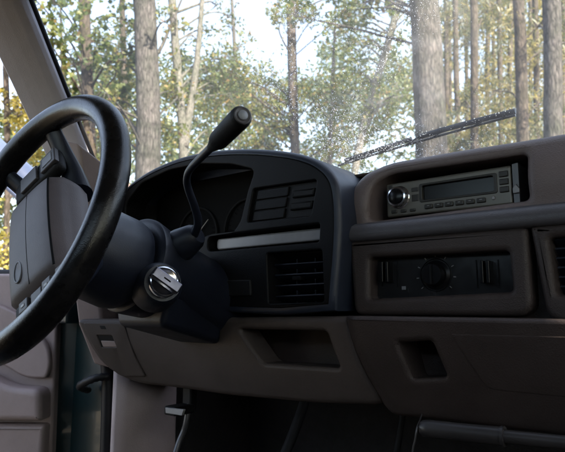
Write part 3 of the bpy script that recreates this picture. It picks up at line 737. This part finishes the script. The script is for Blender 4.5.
def sub(name, loc):
    o = bpy.data.objects.new(name, None); COL.objects.link(o); o.empty_display_size = .05; o.parent = cab
    o.matrix_parent_inverse = cab.matrix_world.inverted(); o.matrix_world = Matrix.Translation(loc); bpy.context.view_layer.update(); return o
# black seal along the left door opening, seen below the pillar
tube('door_seal', smoothline([(-.785, -.02, .45), (-.785, -.022, .75), (-.787, -.03, .88), (-.80, -.06, 1.0)], 6), .013, M['rubber'], cab, 10)

# engine hood and fenders beyond the glass
hd = sub('engine_hood', (0, 1.0, .7))
rows = []
for y, z, w in ((.33, 1.135, .80), (.5, 1.15, .84), (.9, 1.14, .86), (1.35, 1.10, .86), (1.55, 1.05, .85), (1.60, .95, .84)):
    rows.append([(x, y-.22*(abs(x)/.85)**2.2*(1 if y < .4 else .3), z-.03*(abs(x)/.85)**4) for x in np.linspace(-w, w, 20)])
loft('hood_panel', rows, M['teal'], hd, 60, .006)
for s in (1, -1):
    box('fender', (s*.87, .14, .40), (s*.985, 1.60, 1.11), M['teal'], hd, .03)

# wiper lying on the outside of the glass
wp_ = root('windshield_wiper', (-.35, .28, 1.25), 'black wiper with water drops, lying slanted across the windshield', 'wiper')
def onglass(px, py, off):
    y = .2
    for _ in range(40):
        p = at(px, py, y); y = .5*y+.5*(ws_y(p.x, p.z)+off)
    return at(px, py, y)
bl = [onglass(345+(515.5-345)*t, 160.5-49.5*t-2.2*math.sin(math.pi*t), .022) for t in np.linspace(0, 1, 24)]
def ribbon(name, pts, w, h, m, parent, r=None):
    bm = bmesh.new(); bm_tube(bm, pts, w, 8, True, h/w); me = bpy.data.meshes.new(name); bmesh.ops.recalc_face_normals(bm, faces=bm.faces[:]); bm.to_mesh(me); bm.free(); return link(name, me, m, parent, 50)
ribbon('blade', bl[:10], .0036, .0044, M['rubber'], wp_); ribbon('blade', bl[10:], .0046, .0052, M['rubber'], wp_)
ar = [onglass(338+(515.5-338)*t, 165.5-50.5*t-1.0*math.sin(math.pi*t), .030) for t in np.linspace(0, 1, 14)]
ribbon('arm', ar, .0026, .0026, M['tube'], wp_)
for k in range(4, 23, 3):
    i = k; j = min(13, int(k*13/23)); tube('bridge', [bl[i], ar[j]], .0022, M['rubber'], wp_, 8)
bm = bmesh.new()
for k in range(60):
    t = random.random(); i = min(22, int(t*23)); p = bl[i].lerp(bl[i+1], random.random())+Vector((random.uniform(-.002, .004), -.006, random.uniform(-.0045, .0055)))
    t_ = bmesh.new(); bmesh.ops.create_icosphere(t_, subdivisions=1, radius=random.uniform(.0005, .0013), matrix=Matrix.Translation(p)); me = bpy.data.meshes.new('t'); t_.to_mesh(me); t_.free(); bm.from_mesh(me); bpy.data.meshes.remove(me)
me = bpy.data.meshes.new('water_drops'); bm.to_mesh(me); bm.free(); wd = link('water_drops', me, M['white'], wp_, 180); wd['kind'] = 'stuff'

# ------------------------------------------------------------------ driver's door, standing open
TH = R(55); Hn = Vector((-.945, -.03, .42)); ds = Vector((-math.sin(TH), -math.cos(TH), 0)); dn = Vector((math.cos(TH), -math.sin(TH), 0))
door = sub('driver_door', Hn)
def D(s, z, n=0): return Hn*1+ds*s+dn*n+Vector((0, 0, z-Hn.z))
MD = Matrix(((ds.x, -dn.x, 0, Hn.x), (ds.y, -dn.y, 0, Hn.y), (0, 0, 1, 0), (0, 0, 0, 1)))     # plate (s, depth away from the cab, z)
def dplate(name, outer, yf, depth, m, holes=(), bevel=.003, parent=door):
    me = plate_mesh(outer, holes, yf, depth, bevel, 4); me.transform(MD); return link(name, me, m, parent, 45, True)
dplate('outer_skin', rr(-.01, 1.12, .40, 1.07, .03), .07, .05, M['teal'], bevel=.015)
dplate('door_edge', rr(-.03, 1.10, .42, 1.055, .02), .02, .055, M['teal'], bevel=.008)
pn = dplate('inner_panel', rnd([(.012, .43), (.022, 1.062), (1.08, 1.062), (1.08, .43)], [.03, .02, .02, .03]), -.002, .03, M['door'], bevel=.007)
dplate('armrest', rnd([(.022, .745), (.026, .812), (.10, .815), (.16, .845), (.30, .865), (.80, .86), (.80, .745)], [.008, .02, .05, .05, .03, .03, .03]), -.05, .055, M['door'], bevel=.014)
dplate('panel_step', rnd([(.024, .86), (.03, .90), (.09, .965), (.17, 1.0), (.9, 1.0), (.9, .87), (.15, .87), (.08, .83), (.03, .83)], [.01, .02, .05, .03, .03, .02, .04, .04, .01]), -.016, .02, M['door'], bevel=.006)
dplate('map_pocket', rnd([(.024, .46), (.022, .735), (.8, .735), (.8, .46)], [.03, .008, .03, .03]), -.028, .03, M['door'], bevel=.012)
# window frame: raked front bar, top bar, rear bar
fr = [(.025, 1.05), (.045, 1.19), (.095, 1.262), (.19, 1.346), (.33, 1.47), (.43, 1.56), (.55, 1.59), (.95, 1.60), (1.05, 1.52), (1.08, 1.05)]
fp_ = smoothline([D(s, z, -.035) for s, z in fr], 6)
bm = bmesh.new(); bm_tube(bm, fp_, .033, 16, True, .7); me = bpy.data.meshes.new('window_frame'); bmesh.ops.recalc_face_normals(bm, faces=bm.faces[:]); bm.to_mesh(me); bm.free()
wf = link('window_frame', me, M['framepaint'], door, 60)
fs = smoothline([D(s, z, -.012) for s, z in [(a+.012, b-.012) for a, b in fr]], 6)
tube('frame_seal', fs, .007, M['rubber'], door, 10)
fs = smoothline([D(s, z, -.03) for s, z in [(a+.032, b-.03) for a, b in fr]], 6)
M['frameshine'] = mat('frame edge highlight', (.24, .29, .46), .25, metal=.6)  # bright colour stands in for the sky highlight along the frame
tube('glass_channel', fs, .011, M['frameshine'], door, 10)
dplate('sail_panel', rnd([(.03, 1.06), (.045, 1.19), (.10, 1.255), (.135, 1.20), (.15, 1.06)], .008), .02, .02, M['blackmatte'], bevel=.003)
tube('belt_seal', [D(.05, 1.064, -.03), D(1.06, 1.064, -.03)], .010, M['rubber'], door, 10)
# hinge and check strap between door and body
for z in (.50, .98):
    box('hinge', (-.955, -.055, z-.03), (-.905, .0, z+.03), M['teal'], door, .006)
hb = smoothline([(-.772, -.03, .846), (-.79, -.055, .842), (-.83, -.06, .825), (-.86, -.02, .81)], 6)
tube('wire_boot', hb, [.007+.0015*(i % 2) for i in range(len(hb))], M['rubber'], door, 16, 60)

# ------------------------------------------------------------------ passenger door (closed), seat, pedals, small things
TP = R(1.5); Hp = Vector((.945, -.03, .42)); pd = sub('passenger_door', Hp)
pds = Vector((math.sin(TP), -math.cos(TP), 0)); pdn = Vector((math.cos(TP), math.sin(TP), 0))
MP = Matrix(((pds.x, pdn.x, 0, Hp.x), (pds.y, pdn.y, 0, Hp.y), (0, 0, 1, 0), (0, 0, 0, 1)))
def pplate(name, outer, yf, depth, m, bevel=.006):
    me = plate_mesh(outer, (), yf, depth, bevel, 3); me.transform(MP); bm = bmesh.new(); bm.from_mesh(me); bmesh.ops.recalc_face_normals(bm, faces=bm.faces[:]); bm.to_mesh(me); bm.free()
    return link(name, me, m, pd, 45, True)
pplate('inner_panel', rr(.02, 1.08, .43, 1.062, .03), -.002, .03, M['tan'])
pplate('outer_skin', rr(-.01, 1.12, .40, 1.07, .03), .04, .06, M['teal'], .015)
pplate('armrest', rr(.1, .8, .75, .86, .03), -.05, .05, M['tan2'], .014)
box('window_pane', (.925, -1.1, 1.06), (.928, -.10, 1.575), M['glass'], pd, 0)
tube('window_frame', smoothline([MP @ Vector((a, .04, b)) for a, b in fr], 6), .022, M['framepaint'], pd, 10)

seat = root('bench_seat', (0, -1.05, .42), 'dark cloth bench seat with a tall straight back, across the cab behind the steering wheel', 'seat')
box('cushion', (-.70, -1.16, .50), (.70, -.72, .68), M['cloth'], seat, .05)
mt = Matrix.Translation((0, -1.10, .62)) @ Matrix.Rotation(R(10), 4, 'X') @ Matrix.Translation((0, 1.10, -.62))
box('backrest', (-.72, -1.16, .58), (.72, -1.02, 1.28), M['cloth'], seat, .05, mt)  # unseen; back made tall to keep rear light off the lower dash
box('seat_base', (-.66, -1.12, .42), (.66, -.76, .51), M['blackmatte'], seat, .01)
for s in (1, -1):
    box('side_light_screen', (s*.80, -1.46, .45), (s*.84, -.80 if s < 0 else -1.25, 1.58), M['tan'], cab, .008)  # unseen panels added to narrow the door openings and cut side light

pb = root('parking_brake', atx(176, 412, -.66), 'parking brake pedal arm with pale release handle, under the dash near the kick panel', 'parking brake')
hx = at(174, 410, .0)
box('bracket', (hx.x-.012, .03, hx.z-.005), (hx.x+.012, .05, .90), M['blackmatte'], pb, .004)
hh = box('release_handle', (hx.x-.016, -.012, hx.z-.009), (hx.x+.016, .04, hx.z+.008), M['blackmatte'], pb, .004)
hm = [at(165.5, 407.5, -.0135), at(184, 409.5, -.0135), at(182, 415.5, -.0135), at(166, 413, -.0135)]
plate('handle_mark', rnd([(p.x, p.z) for p in hm], .0015), -.0145, .005, M['greymark'], pb, bevel=.0008)
tube('pedal_arm', smoothline([(hx.x+.0, .05, .86), at(187, 417, .03), at(184, 430, .03), at(178, 445, .02), at(172, 470, .0), at(170, 520, -.02)], 6), .0055, M['steel'], pb, 10)
pe = at(170, 522, -.02); box('pedal_pad', (pe.x-.035, pe.y-.012, pe.z-.05), (pe.x+.035, pe.y+.0, pe.z+.01), M['rubber'], pb, .004)
bk = root('brake_pedal', (-.45, .1, .55), 'black brake pedal hanging in the dark footwell below the steering column', 'pedal')
tube('pedal_arm', smoothline([(-.42, .20, .88), (-.43, .16, .78), (-.44, .08, .66), (-.45, .05, .62)], 5), .010, M['blackmatte'], bk, 10)
box('pedal_pad', (-.51, .02, .585), (-.39, .045, .645), M['rubber'], bk, .006)
ac = root('accelerator_pedal', (-.27, .15, .5), 'black accelerator pedal in the dark footwell beside the brake pedal', 'pedal')
tube('pedal_arm', smoothline([(-.26, .28, .86), (-.27, .24, .72), (-.28, .16, .60)], 5), .006, M['blackmatte'], ac, 10)
box('pedal_pad', (-.31, .12, .50), (-.25, .15, .62), M['rubber'], ac, .006)

# dark tube with a thicker sleeve, clipped under the dash
TY = -.075
ut = root('sleeved_tube', at(490, 436, TY), 'dark grey tube with a thicker sleeve, fixed level under the glove box', 'tube')
a0, a1, a2 = at(421, 428, TY), at(505, 436.5, TY), at(600, 446, TY); dd = (a2-a0).normalized()
a2 = a0+dd*.52
l1_ = (a1-a0).length
lathe_between('sleeve', a0, a1, [(0, .007), (.003, .0098), (.012, .0104), (l1_*.5, .0100), (l1_*.96, .0100), (l1_*.965, .0112), (l1_, .0112), (l1_, .006)], M['tube'], ut, 24)
lathe_between('rod', a1, a2, [(-.001, .0072), (.20, .0070), (.338, .0070), (.34, .005)], M['tube'], ut, 20)
for t in (.30, .48):
    p = a0+dd*t; tube('hanger', smoothline([p+Vector((0, 0, .005)), p+Vector((0, .03, .012)), p+Vector((0, .085, .02))], 5), .005, M['blackmatte'], ut, 8)
wr = root('loose_wire', at(418, 420, TY), 'thin pale wire hanging down at the left end of the dark tube', 'wire')
tube('wire', smoothline([at(422, 414, -.02), at(420, 420, -.05), at(417, 428, TY-.01), at(415, 440, TY-.012), at(412.5, 452, TY-.01), at(411, 480, TY), at(415, 520, TY+.02)], 6), .0010, M['steel'], wr, 8)

# ------------------------------------------------------------------ the woods
GZ = -.25
def gz(x, y): return GZ + .35*noise.noise(Vector((x*.06, y*.06, 0)))*min(1, max(0, (math.hypot(x, y)-3)/8))
bm = bmesh.new(); N_ = 90
def gcoord(i): t = 2*i/N_-1; return math.copysign(abs(t)**2.2, t)*400
V = [[bm.verts.new((gcoord(i), gcoord(j), gz(gcoord(i), gcoord(j)))) for i in range(N_+1)] for j in range(N_+1)]
for j in range(N_):
    for i in range(N_): bm.faces.new((V[j][i], V[j][i+1], V[j+1][i+1], V[j+1][i]))
me = bpy.data.meshes.new('ground'); bm.to_mesh(me); bm.free()
gm = mat('leaf litter ground', (.11, .085, .05), .95, var=.6, vscale=3)
gr = link('ground', me, gm, None, 180); gr['kind'] = 'structure'

def hdir(px):
    r = ray(px, 310); r.z = 0; return r.normalized()
def place(px, dist):
    p = CAM+hdir(px)*dist; return Vector((p.x, p.y, gz(p.x, p.y)))
def world(px, py, dist):
    """point in the woods, dist metres out over the ground, at the height seen at a photo row"""
    r = ray(px, py); return CAM+r*(dist/math.hypot(r.x, r.y))

LEAF_MAPLE = np.array([(0, -.5), (.22, -.22), (.5, -.12), (.30, .08), (.36, .34), (.12, .22), (0, .55), (-.12, .22), (-.36, .34), (-.30, .08), (-.5, -.12), (-.22, -.22)])
LEAF_OVAL = np.array([(0, -.55), (.26, -.1), (.2, .25), (0, .55), (-.2, .25), (-.26, -.1)])
LEAF_NEEDLE = np.array([(0, -.6), (.09, 0), (0, .6), (-.09, 0)])
def leaves_mesh(name, centers, sizes, shape, flat=.0, droop=None):
    n = len(centers); k = len(shape)
    a = RNG.uniform(0, 2*np.pi, n); zc = RNG.uniform(-1, 1, n)*(1-flat); 
    nrm = np.stack([np.sqrt(1-zc**2)*np.cos(a), np.sqrt(1-zc**2)*np.sin(a), np.abs(zc)+flat], 1); nrm /= np.linalg.norm(nrm, axis=1)[:, None]
    rv = RNG.normal(size=(n, 3))
    if droop is not None: rv = rv*.45+np.array([0, 0, -1.0])*droop
    u = np.cross(nrm, rv); u /= np.linalg.norm(u, axis=1)[:, None]; v = np.cross(nrm, u)
    fold = RNG.uniform(.05, .35, n)
    sx = shape[:, 0][None, :, None]; sy = shape[:, 1][None, :, None]
    S = np.asarray(sizes)[:, None, None]
    P = centers[:, None, :]+S*(sx*u[:, None, :]+sy*v[:, None, :]+(np.abs(sx)*fold[:, None, None])*nrm[:, None, :])
    me = bpy.data.meshes.new(name)
    me.vertices.add(n*k); me.vertices.foreach_set('co', P.reshape(-1).astype(np.float32))
    me.loops.add(n*k); me.loops.foreach_set('vertex_index', np.arange(n*k, dtype=np.int32))
    me.polygons.add(n); me.polygons.foreach_set('loop_start', np.arange(0, n*k, k, dtype=np.int32))
    me.update(calc_edges=True); me.validate()
    return me
def clump_pts(c, rad, n, sub=12):
    """leaves gathered on twigs inside a clump"""
    ns = max(1, n//sub); out = []
    d = RNG.normal(size=(ns, 3)); d /= np.linalg.norm(d, axis=1)[:, None]; d *= RNG.uniform(.15, 1, ns)[:, None]**.6
    sc = np.array(c)+d*np.array(rad)
    for s in sc:
        dirv = (s-np.array(c)); dirv = dirv/(np.linalg.norm(dirv)+1e-6)*.6+RNG.normal(size=3)*.5
        t = RNG.uniform(-1, 1, sub)[:, None]
        out.append(s+t*dirv*np.mean(rad)*.28+RNG.normal(size=(sub, 3))*np.mean(rad)*.10)
    return np.concatenate(out)
def trunk_bm(bm, pts, rads, seg=16, rough=.06):
    rings = bm_tube(bm, pts, rads, seg, True)
    for r in rings:
        for v in r:
            c = sum((q.co for q in r), Vector())/len(r)
            if False: pass
    return rings
def tree(label, px0, px1, dist, wpx, leafm, clumps=(), bark='bark_grey', shape=LEAF_OVAL, lsize=.09, top=None, forks=(), group='trees around the truck', limb_r=.02, lean_mid=0, cat='tree', name='broadleaf_tree', sub=12, extra=None, flat=.0, droop=None):
    """px0: photo column of the trunk at the dash line, px1: at the picture's top; clumps: (px, py, ddist, radius, n)"""
    base = place(px0+(px0-px1)*.75, dist)
    p1 = world(px0, 150, dist); p2 = world(px1, 0, dist)
    r = wpx/2*dist*max(.5, (ray(px0, 150).normalized().dot(FW)))/FPX
    d = (p2-p1); H = top if top else 13
    p3 = p2+d.normalized()*max(.5, H-p2.z)
    rt_ = root(name, base, label, cat, group)
    bm = bmesh.new()
    key = [base+Vector((0, 0, -.2)), p1, p2, p3]; cum = [0]
    for a_, b_ in zip(key, key[1:]): cum.append(cum[-1]+(b_-a_).length)
    ns = max(24, int(cum[-1]/.14)); pts = []
    for i in range(ns+1):
        d0 = cum[-1]*i/ns; q = Vector((0, 0, 0))
        for w_, off in ((.25, -.5), (.5, 0), (.25, .5)):           # softened corners
            dd_ = min(cum[-1], max(0, d0+off)); q += w_*Vector([float(np.interp(dd_, cum, [k_[c_] for k_ in key])) for c_ in range(3)])
        wob = min(.3, r*.9+.02)*.22; q += Vector((noise.noise(Vector((d0*.55, px0*.7, 1)))*wob, noise.noise(Vector((d0*.55, px0*.7, 7)))*wob, 0)); pts.append(q)
    n = len(pts); rads = []
    for i, p in enumerate(pts):
        t = i/(n-1); rads.append(r*(1.08-.08*min(1, t*3))*(1 if t < .75 else 1-.85*(t-.75)/.25)*(1+.05*noise.noise(Vector((p.z*.9, px0*.37, 0)))))
    bm_tube(bm, pts, rads, 18)
    for f in forks:                                   # a stem from a point of the trunk out to (px, py) at its own distance
        a = world(*f[0], dist); b_ = [world(*q, dist+f[2]*(i+1)/len(f[1])) for i, q in enumerate(f[1])]
        q = smoothline([a]+b_, 6); rr0 = f[3]/2*dist/FPX
        bm_tube(bm, q, [rr0*(1-.6*i/(len(q)-1)) for i in range(len(q))], 10)
    C_, S_ = [], []
    for (cx, cy, dd_, rad, nn) in clumps:
        c = world(cx, cy, dist+dd_)
        C_.append(clump_pts(c, (rad, rad, rad*.8), int(nn*(2.9 if shape is not LEAF_MAPLE else 1.9)), sub)); S_.append(RNG.uniform(.5, 1.25, len(C_[-1]))*lsize*.8)
        # limb: leaves the trunk lower down and rises to the clump
        tz = min(p3.z-.3, max(p1.z-1.5, c.z-.45*(c-Vector((p1.x, p1.y, c.z))).length-.2))
        tt = min(range(n), key=lambda i: abs(pts[i].z-tz)); s0 = pts[tt]
        mid = s0.lerp(c, .55)+Vector((random.uniform(-.12, .12), random.uniform(-.12, .12), .10))
        q = smoothline([s0, mid, c, c+(c-mid)*.5], 5)
        lr = limb_r*(.6+.5*random.random()); bm_tube(bm, q, [max(.004, lr*(1-.9*i/(len(q)-1))) for i in range(len(q))], 7)
        for k in range(7):
            e = Vector(tuple(C_[-1][random.randrange(len(C_[-1]))])); s = q[random.randrange(len(q)//3, len(q))]
            bm_tube(bm, [s, s.lerp(e, .5)+Vector((0, 0, -.03)), e], [lr*.32, lr*.22, lr*.10], 5)
    bmesh.ops.recalc_face_normals(bm, faces=bm.faces[:])
    for v in bm.verts:
        nz = noise.noise(v.co*3.0)*.10+noise.noise(v.co*9)*.05
        v.co += Vector((nz, noise.noise(v.co*3.1+Vector((5, 2, 1)))*.10, 0))*min(r, .2)*.8
    bmesh.ops.translate(bm, verts=bm.verts, vec=-base)
    me = bpy.data.meshes.new('trunk'); bm.to_mesh(me); bm.free()
    t_ = link('trunk', me, M[bark], None, 180); t_.parent = rt_
    if C_:
        P = np.concatenate(C_)-np.array(base); me = leaves_mesh('crown', P, np.concatenate(S_), shape, flat, droop)
        c_ = link('crown', me, M[leafm], None, None); c_.parent = rt_
    return rt_

def scat(x0, x1, y0, y1, n, d0, d1, r0, r1, k, seed):
    g = random.Random(seed)
    return [(g.uniform(x0, x1), g.uniform(y0, y1), g.uniform(d0, d1), g.uniform(r0, r1), int(k*g.uniform(.6, 1.3))) for _ in range(n)]

# big trunks seen through the glass, left to right
tree('slim dark trunk with big green maple leaves, first trunk beside the windshield post', 91, 84, 7.0, 12, 'leaf_green',
     [(28, 18, -.6, .30, 60), (48, 30, -.8, .28, 60), (62, 52, -.6, .26, 50), (70, 12, -.5, .30, 60), (95, 40, -.5, .30, 60), (112, 66, -.3, .32, 70), (118, 92, -.3, .30, 70), (72, 88, .4, .3, 60), (104, 118, .3, .35, 80), (132, 52, -.4, .22, 40), (45, 72, -.3, .22, 30), (34, -2, -.4, .3, 60), (56, 2, -.2, .3, 60), (84, 62, .3, .28, 50), (126, 20, .4, .26, 40), (120, -4, .2, .3, 50)],
     'bark_brown', LEAF_MAPLE, .095, 9, limb_r=.016, sub=8)
tree('stout grey trunk rising left of the shift lever, twiggy at mid height', 148, 142, 6.2, 24, 'leaf_autumn',
     scat(100, 175, 55, 140, 9, .4, 1.6, .28, .42, 80, 3)+[(108, 95, -.5, .16, 14), (168, 20, -.3, .22, 30)],
     'bark_grey', LEAF_OVAL, .075, 14, forks=[((146, 70), [(160, 50), (172, 22), (186, -10)], .4, 5), ((150, 125), [(118, 108), (96, 98)], -.3, 3)], sub=8)
tree('pale forked twin stem standing just right of the stout grey trunk', 184, 172, 7.5, 9, 'leaf_green',
     scat(176, 232, 70, 150, 10, .2, 1.4, .3, .5, 90, 5)+[(196, 40, .2, .22, 30), (168, 14, -.2, .25, 40), (206, 30, .3, .2, 26), (214, 4, .3, .28, 44), (232, 16, .5, .22, 30), (180, 60, .4, .28, 50), (222, 58, .4, .3, 50)],
     'bark_pale', LEAF_OVAL, .07, 10, forks=[((184, 148), [(190, 108), (197, 60), (203, -8), (207, -60)], .1, 9)], sub=8)
tree('thin dark pole of a tree behind the stout grey trunk', 126, 122, 11, 6, 'leaf_green', scat(96, 160, 40, 150, 8, .3, 2.2, .45, .7, 90, 8), 'bark_brown', LEAF_OVAL, .10, 13)
tree('slender brown trunk in the open gap over the instrument hood', 295, 290, 10, 10, 'leaf_autumn',
     scat(205, 345, 78, 155, 22, -.6, 2.0, .4, .62, 130, 11)+scat(268, 352, -6, 30, 9, -.6, .8, .3, .45, 70, 12), 'bark_brown', LEAF_OVAL, .085, 12)
tree('slanting pale trunk leaning right beside the thickest trunk', 357, 400, 8.5, 8, 'leaf_green',
     scat(335, 408, 40, 150, 18, -.2, 2.2, .35, .55, 110, 14)+scat(340, 420, -5, 32, 6, -.5, .8, .28, .4, 70, 15), 'bark_pale', LEAF_OVAL, .07, 8.5, sub=8)
tree('thickest grey trunk, behind the wiper in the middle of the glass', 429.5, 423.5, 5.6, 31, 'leaf_green',
     scat(300, 400, -40, 22, 8, .2, 1.2, .28, .42, 60, 17), 'bark_grey', LEAF_MAPLE, .085, 16)
tree('thin straight trunk between the thickest trunk and the wiper tip', 475, 474, 9.5, 8, 'leaf_pine', scat(446, 505, 20, 140, 8, .3, 2.5, .35, .6, 90, 20), 'bark_brown', LEAF_NEEDLE, .16, 15, name='pine_tree', droop=.5)
tree('medium brown trunk rising behind the wiper tip', 523, 519, 8.2, 12, 'leaf_pine', scat(490, 560, 0, 140, 7, .5, 2.5, .35, .55, 90, 22), 'bark_brown', LEAF_NEEDLE, .15, 15, name='pine_tree', droop=.5)
tree('broad grey trunk at the right end of the windshield view', 553, 551, 6.8, 18, 'leaf_pine', scat(530, 600, -10, 60, 4, .4, 1.5, .3, .45, 70, 24), 'bark_grey', LEAF_NEEDLE, .13, 15, name='pine_tree', droop=.5)
# farther trunks, thin
far_t = [(458, 455, 15, 6, 'the left most of the thin far pines right of the thickest trunk'), (501, 499, 16, 5, 'thin far pine trunk just left of the wiper tip'), (508, 511, 18, 5, 'thin far pine trunk leaning right above the wiper tip'),
         (538, 535, 14, 6, 'thin far pine trunk between the brown trunk and the broad grey trunk'), (487, 488, 21, 5, 'faint far pine trunk midway between the two brown trunks'), (467, 466, 26, 4, 'very thin far trunk hugging the left of the thin straight trunk'), (494, 493, 27, 4, 'very thin far trunk left of the pine beside the wiper tip'), (531, 530, 25, 4, 'very thin far trunk hugging the right of the brown trunk at the wiper tip'), (451, 449, 30, 4, 'very thin far trunk, second from the thickest trunk'), (563, 563, 22, 5, 'far trunk cut by the right edge of the photo'), (447, 446, 24, 5, 'faint far pine trunk hugging the right side of the thickest trunk')]
for i, (a, b_, d_, w, lab) in enumerate(far_t):
    tree(lab, a, b_, d_, w, 'leaf_farsungold' if i % 2 else 'leaf_pine', scat(a-26, a+26, -10, 150, 8, -.5, 3, .6, 1.0, 80, 40+i), 'bark_brown', LEAF_NEEDLE, .24, 19, name='pine_tree', group='thin far pines on the right', limb_r=.02, droop=.5)
tree('grey sapling with gold leaves behind the pale forked stem', 240, 232, 13, 4, 'leaf_autumn', scat(200, 262, 62, 150, 12, -.5, 2.5, .6, .9, 110, 50)+scat(225, 250, 5, 50, 2, 0, 1, .4, .5, 60, 51), 'bark_grey', LEAF_OVAL, .12, 11)
tree('low leafy sapling behind the slender brown trunk', 330, 336, 12, 4, 'leaf_far', scat(300, 380, 78, 155, 12, -.5, 2.5, .6, .9, 110, 53), 'bark_grey', LEAF_OVAL, .12, 7.5)
tree('golden leafed sapling outside the open driver door', 8, 4, 7.5, 6, 'leaf_gold', scat(-20, 40, 92, 180, 10, -.4, 1.5, .3, .45, 90, 56)+scat(-10, 34, 200, 300, 4, -.4, 1, .4, .5, 90, 57), 'bark_brown', LEAF_OVAL, .085, 5.5)
tree('bushy sapling filling the gap behind the slim dark trunk', 66, 60, 12, 4, 'leaf_autumn', scat(40, 132, 78, 175, 13, -.5, 2.5, .55, .85, 110, 59)+scat(110, 135, 20, 80, 4, 0, 2, .4, .6, 80, 60), 'bark_brown', LEAF_OVAL, .12, 7)

# the wood behind them: one mass, thin at the open gaps
C_, S_, CG, SG = [], [], [], []
g = random.Random(99)
def curtain(x0, x1, ytop, n, d0, d1, rad, k, ls, gold=False):
    for _ in range(n):
        px = g.uniform(x0, x1); py = ytop+(330-ytop)*g.random()**1.1; d_ = g.uniform(d0, d1)
        c = world(px, py, d_)
        q = clump_pts(c, (rad*d_/30, rad*d_/30, rad*.8*d_/30), k*2, 12)
        q = q[q[:, 2] > GZ]
        (CG if gold else C_).append(q); (SG if gold else S_).append(RNG.uniform(.6, 1.3, len(q))*ls*.74*d_/30)
curtain(-260, 60, 110, 120, 22, 40, 1.7, 90, .36, False)
curtain(40, 200, 60, 85, 20, 38, 1.7, 90, .34)
curtain(150, 345, 84, 95, 20, 38, 1.7, 90, .34)
curtain(330, 440, 40, 70, 20, 38, 1.6, 90, .34)
curtain(430, 640, -20, 40, 26, 44, 1.5, 80, .34)
curtain(440, 640, -30, 70, 30, 48, 1.7, 80, .36, True)
# unseen leaf screen added along the truck's right flank to block the sun
for _ in range(230):
    az = R(g.uniform(80, 130)); d_ = g.uniform(8, 13); z = g.uniform(.5, 13)
    q = clump_pts((CAM.x+math.sin(az)*d_, CAM.y+math.cos(az)*d_, z), (1.2, 1.2, 1.0), 90, 12)
    C_.append(q); S_.append(RNG.uniform(.6, 1.3, len(q))*.22)
P = np.concatenate(C_+CG); S = np.concatenate(S_+SG)
me = leaves_mesh('woods', P, S, LEAF_OVAL); nG = sum(len(q) for q in CG); nA = len(P)
mi = np.zeros(len(me.polygons), dtype=np.int32); mi[nA-nG:] = 1
wo = link('woods', me, [M['leaf_far'], M['leaf_farsungold']], None, None)
me.polygons.foreach_set('material_index', mi)
wo['kind'] = 'stuff'; wo['label'] = 'far wood of green and golden autumn foliage closing the view behind the trees, plus an unseen sun-blocking leaf screen'; wo['category'] = 'woods'

# ------------------------------------------------------------------ light
SUN_EL, SUN_AZ = R(42), R(105)        # azimuth measured from straight ahead (+y) towards the right (+x)
w = bpy.data.worlds.new('World'); scn.world = w; w.use_nodes = True
nt = w.node_tree; bg = nt.nodes['Background']; sky = nt.nodes.new('ShaderNodeTexSky'); sky.sky_type = 'NISHITA'; sky.sun_disc = False
sky.sun_elevation = SUN_EL; sky.sun_rotation = SUN_AZ; sky.dust_density = 2.0; sky.air_density = 1.0
hz = nt.nodes.new('ShaderNodeHueSaturation'); hz.inputs['Saturation'].default_value = .7      # thin high cloud pales the blue
nt.links.new(sky.outputs[0], hz.inputs['Color']); nt.links.new(hz.outputs[0], bg.inputs[0]); bg.inputs[1].default_value = .15
sl = bpy.data.lights.new('sun', 'SUN'); sl.energy = 4.2; sl.angle = R(.5); sl.color = (1, .9, .74)
so = bpy.data.objects.new('sun', sl); COL.objects.link(so)
sdir = Vector((math.sin(SUN_AZ)*math.cos(SUN_EL), math.cos(SUN_AZ)*math.cos(SUN_EL), math.sin(SUN_EL)))
so.rotation_euler = sdir.to_track_quat('Z', 'Y').to_euler(); so.location = (8, 8, 12)
scn.view_settings.view_transform = 'Standard'; scn.view_settings.look = 'None'; scn.view_settings.gamma = 1
scn.view_settings.use_curve_mapping = False; scn.view_settings.exposure = 2.38
scn.cycles.max_bounces = 10; scn.cycles.transparent_max_bounces = 24; scn.cycles.diffuse_bounces = 5
scn.cycles.use_denoising = True
scn.cycles.caustics_reflective = False; scn.cycles.caustics_refractive = False
